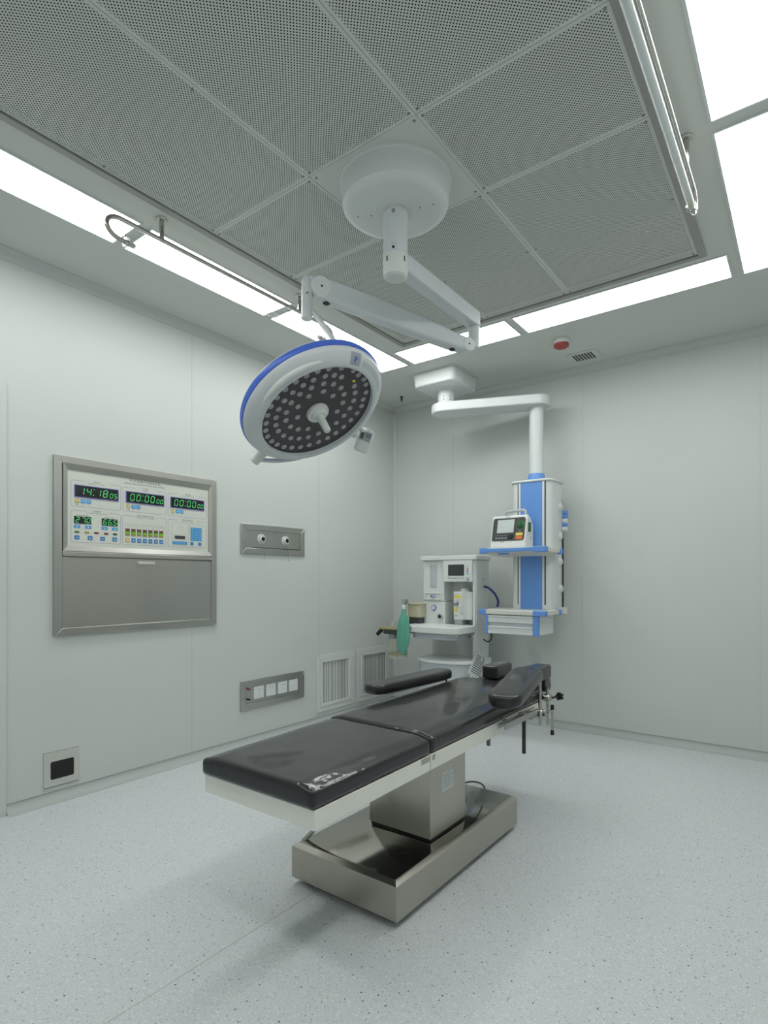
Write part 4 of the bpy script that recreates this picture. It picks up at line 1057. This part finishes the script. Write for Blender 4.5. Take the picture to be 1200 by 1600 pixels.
# vaporiser
mb = MB().prism([(.984, -.505), (1.066, -.505), (1.098, -.48), (1.150, -.48), (1.150, -.36), (.984, -.36)], 'z', .905, 1.142); vp = obj('vaporiser', mb, 'white', am, bevel=.008, seg=3)
obj('vaporiser_foot', MB().box(.986, 1.054, -.48, -.36, .866, .906), 'grey_plastic', am, bevel=.003)
obj('filler_cap', MB().lathe([(0, 1.168), (.034, 1.168), (.038, 1.162), (.038, 1.150), (.044, 1.141), (0, 1.141)], (1.057, -.44, 0), seg=28), 'white', am)
mb = MB(); mb.box(.998, 1.053, -.5065, -.5045, 1.088, 1.112); mb.box(.996, 1.020, -.5065, -.5045, .972, 1.008); obj('yellow_labels', mb, 'yellow', vp, smooth=False)
mb = MB(); mb.cyl((1.022, -.505, 1.045), (1.016, -.540, 1.035), .016, .013, seg=16); obj('dial_lever', mb, 'mid_grey', am)
mb = MB(); mb.box(.998, 1.042, -.506, -.5045, 1.070, 1.073); mb.box(.998, 1.021, -.506, -.5045, 1.122, 1.126); mb.box(.998, 1.021, -.506, -.5045, .935, .942); obj('small_print', mb, 'ink_soft', vp, smooth=False)
mb = MB(); mb.tube([(1.046, -.505, 1.035), (1.061, -.53, 1.02), (1.071, -.53, .97), (1.060, -.505, .955)], .007, 8); obj('side_handle', mb, 'white', am)
obj('vaporiser_latch', MB().box(1.125, 1.166, -.47, -.37, 1.02, 1.08), 'grey_plastic', am, bevel=.003)
# breathing circuit at the left of the worktop
ya_ = -.66
mb = MB(); mb.cyl((.585, ya_ + .005, .81), (.588, ya_ + .005, 1.05), .012, seg=14); obj('circuit_post', mb, 'mid_grey', am)
obj('bag_mount', MB().box(.575, .612, ya_ - .02, ya_ + .02, 1.037, 1.073), 'mid_grey', am, bevel=.003)
mb = MB().prism(rrect(.572, .704, -.60, -.50, .02, 4), 'z', .915, 1.034); ca = obj('absorber_canister', mb, 'beige', am, bevel=.004)
mb = MB(); mb.prism(rrect(.566, .710, -.606, -.494, .022, 4), 'z', 1.026, 1.040); obj('canister_lid', mb, 'beige', am, bevel=.003)
mb = MB(); mb.box(.584, .694, -.59, -.51, .822, .916); obj('canister_base', mb, 'charcoal', am, bevel=.004)
obj('manifold_plate', MB().box(.345, .66, ya_ - .06, ya_ + .06, .806, .822), 'brass', am, bevel=.003)
obj('valve_block', MB().box(.390, .60, ya_ - .05, ya_ + .05, .765, .807), 'charcoal', am, bevel=.006)
obj('valve_body', MB().cyl((.470, ya_, .728), (.470, ya_, .766), .047, seg=28), 'mid_grey', am, bevel=.004)
mb = MB(); mb.tube([(.40, ya_, .785), (.365, ya_, .788), (.335, ya_ - .01, .790), (.300, ya_ - .02, .752)], .016, 12, [.018, .016, .02, .017]); obj('hose_nozzle', mb, 'black', am)
obj('nozzle_ring', MB().cyl((.382, ya_, .787), (.366, ya_, .788), .022, seg=20), 'white', am)
mb = MB(); mb.lathe([(0, .055), (.020, .05), (.030, .035), (.034, .015), (.034, 0), (0, 0)], (.468, ya_, .823), seg=24); obj('valve_dome', mb, 'amber_glass', am, label='clear dome valve')
obj('canister_rod', MB().cyl((.512, ya_, .59), (.512, ya_, .74), .0135, seg=14), 'mid_grey', am)
mb = MB().lathe([(.085, .56), (.085, .728), (.081, .728), (.081, .56), (.085, .56)], (.512, ya_, 0), seg=36); obj('clear_canister', mb, 'amber_glass', am, label='clear hanging canister')
mb = MB().lathe([(0, .566), (.012, .566), (.014, .576), (.078, .588), (.079, .600), (.03, .606), (0, .606)], (.512, ya_, 0), seg=36); obj('canister_floor', mb, 'brass', am)
mb = MB(); mb.tube([(.60, ya_ + .02, .79), (.70, ya_ + .10, .785), (.76, -.52, .79)], .014, 10); obj('support_arm', mb, 'mid_grey', am)
obj('bag_arm', MB().tube([(.594, ya_, 1.055), (.65, -.75, 1.06), (.704, -.845, 1.055), (.704, -.845, 1.037)], .010, 12), 'mid_grey', am)
# breathing bag
bx, by = .704, -.845
bg = thing('breathing_bag', 'limp green rubber breathing bag hanging beside the anaesthesia machine', 'breathing bag', (bx, by, .62))
prof = [(.013, 1.005), (.017, .985), (.022, .965), (.036, .93), (.047, .88), (.054, .83), (.056, .79), (.053, .74), (.045, .69), (.033, .65), (.018, .625), (.006, .612)]
mb = MB(); seg = 36; rings = []
for r, z in prof:
    ring_ = []
    for k in range(seg):
        a = 2 * PI * k / seg
        cr_ = r * (1 + (.14 * math.cos(3 * a + 5 * z) + .11 * math.cos(7 * a + 9 * z) + .05 * math.cos(13 * a)) * max(0, min(1, (r - .016) / .02)))
        ring_.append(mb.v((bx + (z - .99) * .02 + cr_ * math.cos(a), by + .62 * cr_ * math.sin(a), z)))
    rings.append(ring_)
for A, B in zip(rings, rings[1:]):
    for k in range(seg): mb.f([A[k], A[(k + 1) % seg], B[(k + 1) % seg], B[k]])
mb.f(rings[0]); mb.f(rings[-1])
obj('bag_body', mb, 'bag', bg, ang=80)
obj('bag_neck', MB().lathe([(0, .998), (.017, .998), (.018, 1.002), (.018, 1.033), (.016, 1.036), (0, 1.036)], (bx, by, 0), seg=24), 'cap_white', bg, label='white plastic neck')
# hose and cable behind
hs = [(1.206, -.37, 1.185), (1.258, -.40, 1.176), (1.313, -.40, 1.130), (1.346, -.40, 1.065), (1.337, -.40, 1.022)]
def smooth_path(pts, n=6):
    pts = [Vector(p) for p in pts]; out = []
    for i in range(len(pts) - 1):
        p0, p1, p2, p3 = pts[max(i - 1, 0)], pts[i], pts[i + 1], pts[min(i + 2, len(pts) - 1)]
        for k in range(n):
            t = k / n; out.append(.5 * ((2 * p1) + (p2 - p0) * t + (2 * p0 - 5 * p1 + 4 * p2 - p3) * t * t + (3 * p1 - p0 - 3 * p2 + p3) * t ** 3))
    return out + [pts[-1]]
tag(obj('gas_hose', MB().tube(smooth_path(hs), .0095, 12), 'navy'), 'dark blue hose from the anaesthesia machine to the pendant drawers', 'hose')
tag(obj('power_cable', MB().tube(smooth_path([(1.30, -.45, .82), (1.30, -.43, .80), (1.29, -.41, .755), (1.255, -.40, .725), (1.204, -.38, .74)]), .005, 10), 'black'), 'black cable looping below the pendant drawers', 'cable')
# instruction card hung on the machine's side
cd = thing('instruction_card', 'tilted white printed card hanging on the side of the anaesthesia machine', 'card', (1.236, -.45, .39))
Q = [Vector((1.236, y, z)) for y, z in ((-.540, .667), (-.390, .597), (-.485, .407), (-.715, .502))]
mb = MB(); mb.hexa([p - Vector((.004, 0, 0)) for p in Q], Q); obj('card', mb, 'paper', cd, smooth=False)
mb = MB()
for k in range(9):
    t = .16 + k * .085; a = Q[0].lerp(Q[3], t); b = Q[1].lerp(Q[2], t); e = .52 if k in (0, 1) else .88
    p, q = a.lerp(b, .1), a.lerp(b, e); s = (Q[3] - Q[0]).normalized() * .008; o_ = Vector((.0006, 0, 0))
    mb.f([mb.v(p + o_), mb.v(q + o_), mb.v(q + s + o_), mb.v(p + s + o_)])
obj('printed_lines', mb, 'ink', cd, smooth=False)
mb = MB(); a = Q[0].lerp(Q[1], .72) + (Q[3] - Q[0]) * .08; b = Q[0].lerp(Q[1], .86) + (Q[3] - Q[0]) * .30
mb.tube([a + Vector((.002, 0, 0)), a.lerp(b, .5) + Vector((.002, .012, 0)), b + Vector((.002, 0, 0))], .006, 8); obj('printed_picture', mb, 'ink_soft', cd)
obj('hanging_cord', MB().tube([Q[0].lerp(Q[1], .5), (1.205, -.44, .675), (1.198, -.42, .71)], .0015, 6), 'white', cd)

# ================================================================ OPERATING TABLE
tb = thing('operating_table', 'stainless steel operating table with black film-wrapped mattress', 'operating table', (1.97, -2.56, 0))
BX0, BX1, BY0, BY1 = 1.708, 2.238, -3.083, -2.047
mb = MB()
ch = .021
lo_ = [(BX0, BY0), (BX1, BY0), (BX1, BY1), (BX0, BY1)]; hi_ = [(BX0 + ch, BY0 + ch), (BX1 - ch, BY0 + ch), (BX1 - ch, BY1 - ch), (BX0 + ch, BY1 - ch)]
v0 = [mb.v((*p, .028)) for p in lo_]; v1 = [mb.v((*p, .154)) for p in lo_]; v2 = [mb.v((*p, .168)) for p in hi_]
mb.f(v0[::-1])
for k in range(4):
    k2 = (k + 1) % 4; mb.f([v0[k], v0[k2], v1[k2], v1[k]]); mb.f([v1[k], v1[k2], v2[k2], v2[k]])
mb.mi = 1; mb.f(v2)
obj('base', mb, ['table_steel', 'base_top'], tb, bevel=.0015)
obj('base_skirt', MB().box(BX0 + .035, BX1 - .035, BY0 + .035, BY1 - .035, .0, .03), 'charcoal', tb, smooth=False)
mb = MB(); mb.cyl((BX0 - .012, -3.02, .125), (BX0 + .01, -3.02, .125), .014, seg=16); obj('base_knob', mb, 'mid_grey', tb)
KX0, KX1, KY0, KY1 = 1.849, 2.166, -2.746, -2.450
clm = obj('column', MB().box(KX0, KX1, KY0, KY1, .180, .53), 'table_steel', tb, bevel=.002)
obj('column_shade_block', MB().box(KX0 + .006, KX1 - .006, KY0 + .006, KY1 - .006, .166, .181), 'black', tb, smooth=False)  # black filler, coloured as the line of shade under the column
st = obj('data_sticker', MB().box(KX1 - .0005, KX1 + .001, -2.657, -2.560, .349, .428), 'paper', clm, smooth=False)
mb = MB()
for k in range(7): mb.box(KX1 + .001, KX1 + .0013, -2.648, -2.575 + .01 * (k % 2), .360 + k * .009, .3625 + k * .009)
obj('sticker_print', mb, 'ink_soft', clm, smooth=False)
obj('power_cord', MB().tube(smooth_path([(2.156, -2.434, 0.324), (2.149, -2.364, 0.307), (2.137, -2.273, 0.275), (2.127, -2.206, 0.242), (2.117, -2.163, 0.210)]), .004, 8), 'charcoal', tb)
# the top rises slightly toward the head end
SL = .0135
def zt(y): return SL * (y + 3.497)
TX_0, TX_1 = 1.703, 2.236
def frame_section(y0, y1, name):
    mb = MB()
    mb.hexa([(TX_0, y0, .500 + zt(y0)), (TX_1, y0, .500 + zt(y0)), (TX_1, y1, .500 + zt(y1)), (TX_0, y1, .500 + zt(y1))],
            [(TX_0, y0, .5615 + zt(y0)), (TX_1, y0, .5615 + zt(y0)), (TX_1, y1, .5615 + zt(y1)), (TX_0, y1, .5615 + zt(y1))])
    return obj(name, mb, 'table_frame', tb, bevel=.002)
frame_section(-3.497, -2.858, 'leg_frame'); frame_section(-2.852, -1.72, 'back_frame')
obj('added_dark_plate', MB().hexa([(TX_0 + .02, -3.45, .492), (TX_1 - .02, -3.45, .492), (TX_1 - .02, -1.76, .515), (TX_0 + .02, -1.76, .515)], [(TX_0 + .02, -3.45, .51), (TX_1 - .02, -3.45, .51), (TX_1 - .02, -1.76, .53), (TX_0 + .02, -1.76, .53)]), 'charcoal', tb, smooth=False)  # dark plate added under the top so the polished base mirrors dark
for y, w in ((-2.885, .035), (-2.830, .012)):
    obj('hinge_plate', MB().box(TX_1 - .001, TX_1 + .0015, y - w, y + w * .7, .545, .566), 'steel', tb, bevel=.001)
mb = MB(); mb.tube([(1.724, -3.032, .160), (1.946, -2.942, 0.411)], .010, 10); obj('leg_strut', mb, 'steel', tb)
mb = MB(); mb.box(2.09, 2.105, -2.09, -2.075, .40, .53); obj('lock_lever', mb, 'mid_grey', tb)
def wr(amp, y0, y1, drop=.012, band=.075):
    def ss(t): t = max(0.0, min(1.0, t)); return t * t * (3 - 2 * t)
    def hook(w):
        k = max(0.0, (w.z - .575) / .06)
        ex = min(w.x - 1.70, 2.24 - w.x); ey = min(w.y - y0, y1 - w.y)
        n1 = noise.noise(Vector((w.x * 3.2, w.y * 2.4, 1.7)))
        dz = amp * n1 - drop * (1 - ss(ex / band))
        ey0 = max(0.0, ey)
        cr = math.exp(-(max(0, ex) + ey0) / .022)
        n2 = noise.noise(Vector((w.x * 55, w.y * 55, w.z * 20))); n3 = noise.noise(Vector((w.x * 90, w.y * 90, w.z * 12 + 7)))
        edge = math.exp(-min(max(0, ex), ey0) / .03)
        dz += .007 * cr * n2 + .0012 * edge * n3
        dx = .004 * cr * n3
        return Vector((w.x + dx * k, w.y + .003 * cr * n2, w.z + zt(w.y) + dz * min(1.0, k)))
    return hook
mb = MB().cushion(1.700, 2.240, -3.512, -2.857, .563, .634, .017, n=(60, 70, 10), crown=.004, wob=.0012, hook=wr(.004, -3.512, -2.857)); obj('leg_mattress', mb, 'vinyl', tb, ang=80)
mb = MB().cushion(1.700, 2.240, -2.852, -1.700, .563, .640, .018, n=(60, 100, 10), crown=.010, wob=.0012, hook=wr(.004, -2.852, -1.700)); obj('back_mattress', mb, 'vinyl', tb, ang=80)
mb = MB().cushion(1.80, 2.20, -1.697, -1.46, .575, .634, .026, n=(20, 16, 8), crown=.003, wob=.0015, hook=wr(.002, -1.697, -1.46)); obj('head_mattress', mb, 'vinyl', tb, ang=80)
mb = MB(); mb.box(1.82, 2.18, -1.73, -1.48, .555 + zt(-1.6), .580 + zt(-1.6)); obj('head_frame', mb, 'steel', tb, bevel=.003)
# accessory rails at the head end
for x, nm in ((2.262, 'accessory_rail'), (1.677, 'accessory_rail')):
    s = 1 if x > 2 else -1
    mb = MB(); mb.box(x - .004, x + .004, -2.315, -1.90, .560, .584); mb.box(x + s * .029 - .004, x + s * .029 + .004, -2.305, -1.93, .556, .584)
    for y in (-2.20, -2.02): mb.box(min(x - s * .026, x + s * .029), max(x - s * .026, x + s * .029), y - .012, y + .012, .566, .578)
    mb.box(x - .004, x + s * .033, -2.0, -1.93, .545, .560)
    obj(nm, mb, 'steel', tb, bevel=.0015)
mb = MB(); mb.box(2.268, 2.284, -2.060, -2.046, .385, .56); obj('release_handle', mb, 'charcoal', tb, bevel=.002)

# ---- arm boards
def arm_board(p0, p1, w, th, post, label, s):
    """p0, p1: centre of the pad's top at its near and far end"""
    t = thing('arm_board', label, 'arm board', (post[0], post[1], .49), 'padded arm boards of the operating table')
    p0, p1 = Vector(p0), Vector(p1); d = (p1 - p0); L_ = d.length; d.normalize(); n = Vector((d.y, -d.x, 0)).normalized(); up = n.cross(d)
    T = Matrix(((n.x, d.x, up.x, p0.x), (n.y, d.y, up.y, p0.y), (n.z, d.z, up.z, p0.z), (0, 0, 0, 1)))
    mb = MB(T); ol = rrect(-w / 2, w / 2, 0, L_, w * .42, 12); rings = []
    for off, z in ((-.012, -th), (-.004, -th + .003), (0, -th + .012), (.001, -th / 2), (0, -.010), (-.004, -.003), (-.012, 0), (-.03, .001)):
        sx = (w / 2 + off) / (w / 2); sy = (L_ / 2 + off) / (L_ / 2)
        rings.append([mb.v((x * sx, (y - L_ / 2) * sy + L_ / 2, z)) for x, y in ol])
    for A, B in zip(rings, rings[1:]):
        for k in range(len(A)): mb.f([A[k], A[(k + 1) % len(A)], B[(k + 1) % len(A)], B[k]])
    mb.f(rings[0][::-1]); mb.f(rings[-1])
    obj('pad', mb, 'pad_vinyl', t, ang=50)
    mb = MB(T); mb.prism(rrect(-w * .34, w * .34, .08, L_ - .03, .03, 5), 'z', -th - .008, -th + .002); obj('support_plate', mb, 'steel', t)
    px, py = post; pz = p1.z - th - .004
    obj('post', MB().cyl((px, py, .49), (px, py, pz), .0085, seg=16), 'chrome', t)
    mb = MB(); q = p1 - d * .06 - up * (th + .006); mb.tube([q, Vector((px, py, pz - .004))], .009, 10); obj('post_bracket', mb, 'steel', t)
    mb = MB(); mb.cushion(px - .024, px + .024, py - .024, py + .024, .531, .573, .018, n=(8, 8, 8)); mb.cyl((px - s * .022, py, .553), (px + s * .032, py, .553), .019, seg=20); obj('clamp', mb, 'chrome', t)
    mb = MB(); mb.cyl((px + s * .03, py + .03, .553), (px + s * .030, py + .095, .556), .006, seg=12); lx, ly = px + s * .030, py + .095
    mb.cyl((lx, ly, .435), (lx, ly, .565), .006, seg=12); lv = obj('lever', mb, 'chrome', t)
    for z_ in (.422, .556): obj('lever_tip', MB().cyl((lx, ly, z_), (lx, ly, z_ + .026), .010, .009, seg=14), 'black', lv, bevel=.002)
    return t
arm_board((2.322, -2.415, .731), (2.268, -1.955, .806), .152, .056, (2.285, -1.868), 'long black padded arm board rising on the right side of the table, nearer the pendant', 1)
arm_board((1.650, -2.500, .722), (1.706, -1.84, .728), .125, .050, (1.655, -1.76), 'long black padded arm board on the left side of the table, nearer the wall grilles', -1)
# ---- positioning blocks at the head end
pb = thing('positioning_pad', 'black film-wrapped block standing on the head end of the mattress', 'pad', (1.905, -1.58, .66), 'positioning blocks at the head end')
mb = MB().cushion(1.858, 1.955, -1.69, -1.475, .664, .742, .012, n=(12, 16, 10), wob=.003); obj('block', mb, 'vinyl', pb, ang=60)
pb = thing('positioning_pad', 'black film-wrapped block on a clamped post behind the right arm board', 'pad', (2.20, -1.66, .66), 'positioning blocks at the head end')
mb = MB().cushion(2.145, 2.243, -1.745, -1.585, .690, .768, .012, n=(12, 16, 10), wob=.002); obj('block', mb, 'vinyl', pb, ang=60)
obj('block_stem', MB().box(2.204, 2.242, -1.685, -1.60, .625, .694), 'vinyl', pb, bevel=.006)
mb = MB(); mb.tube([(2.238, -1.66, .650), (2.262, -1.70, .650), (2.278, -1.745, .650)], .008, 10); obj('stem_bracket', mb, 'steel', pb, bevel=.002)
obj('post', MB().cyl((2.278, -1.745, .465), (2.278, -1.745, .66), .0075, seg=16), 'chrome', pb)
mb = MB(); mb.cushion(2.25, 2.302, -1.77, -1.72, .588, .630, .018, n=(8, 8, 8)); obj('clamp', mb, 'chrome', pb)
mb = MB(); mb.cyl((2.295, -1.73, .609), (2.312, -1.675, .609), .006, seg=10)
kd = Vector((.3, .95, 0)).normalized(); kc = Vector((2.312, -1.675, .609))
mb.lathe([(0, 0), (.012, .002), (.013, .02), (0, .022)], kc, kd, seg=18)
for k in range(5):
    a = 2 * PI * k / 5; q = kc + kd * .011 + (Vector((-kd.y, kd.x, 0)) * math.cos(a) + Vector((0, 0, 1)) * math.sin(a)) * .014
    mb.cyl(q - kd * .010, q + kd * .010, .008, seg=10)
obj('star_knob', mb, 'black', pb)
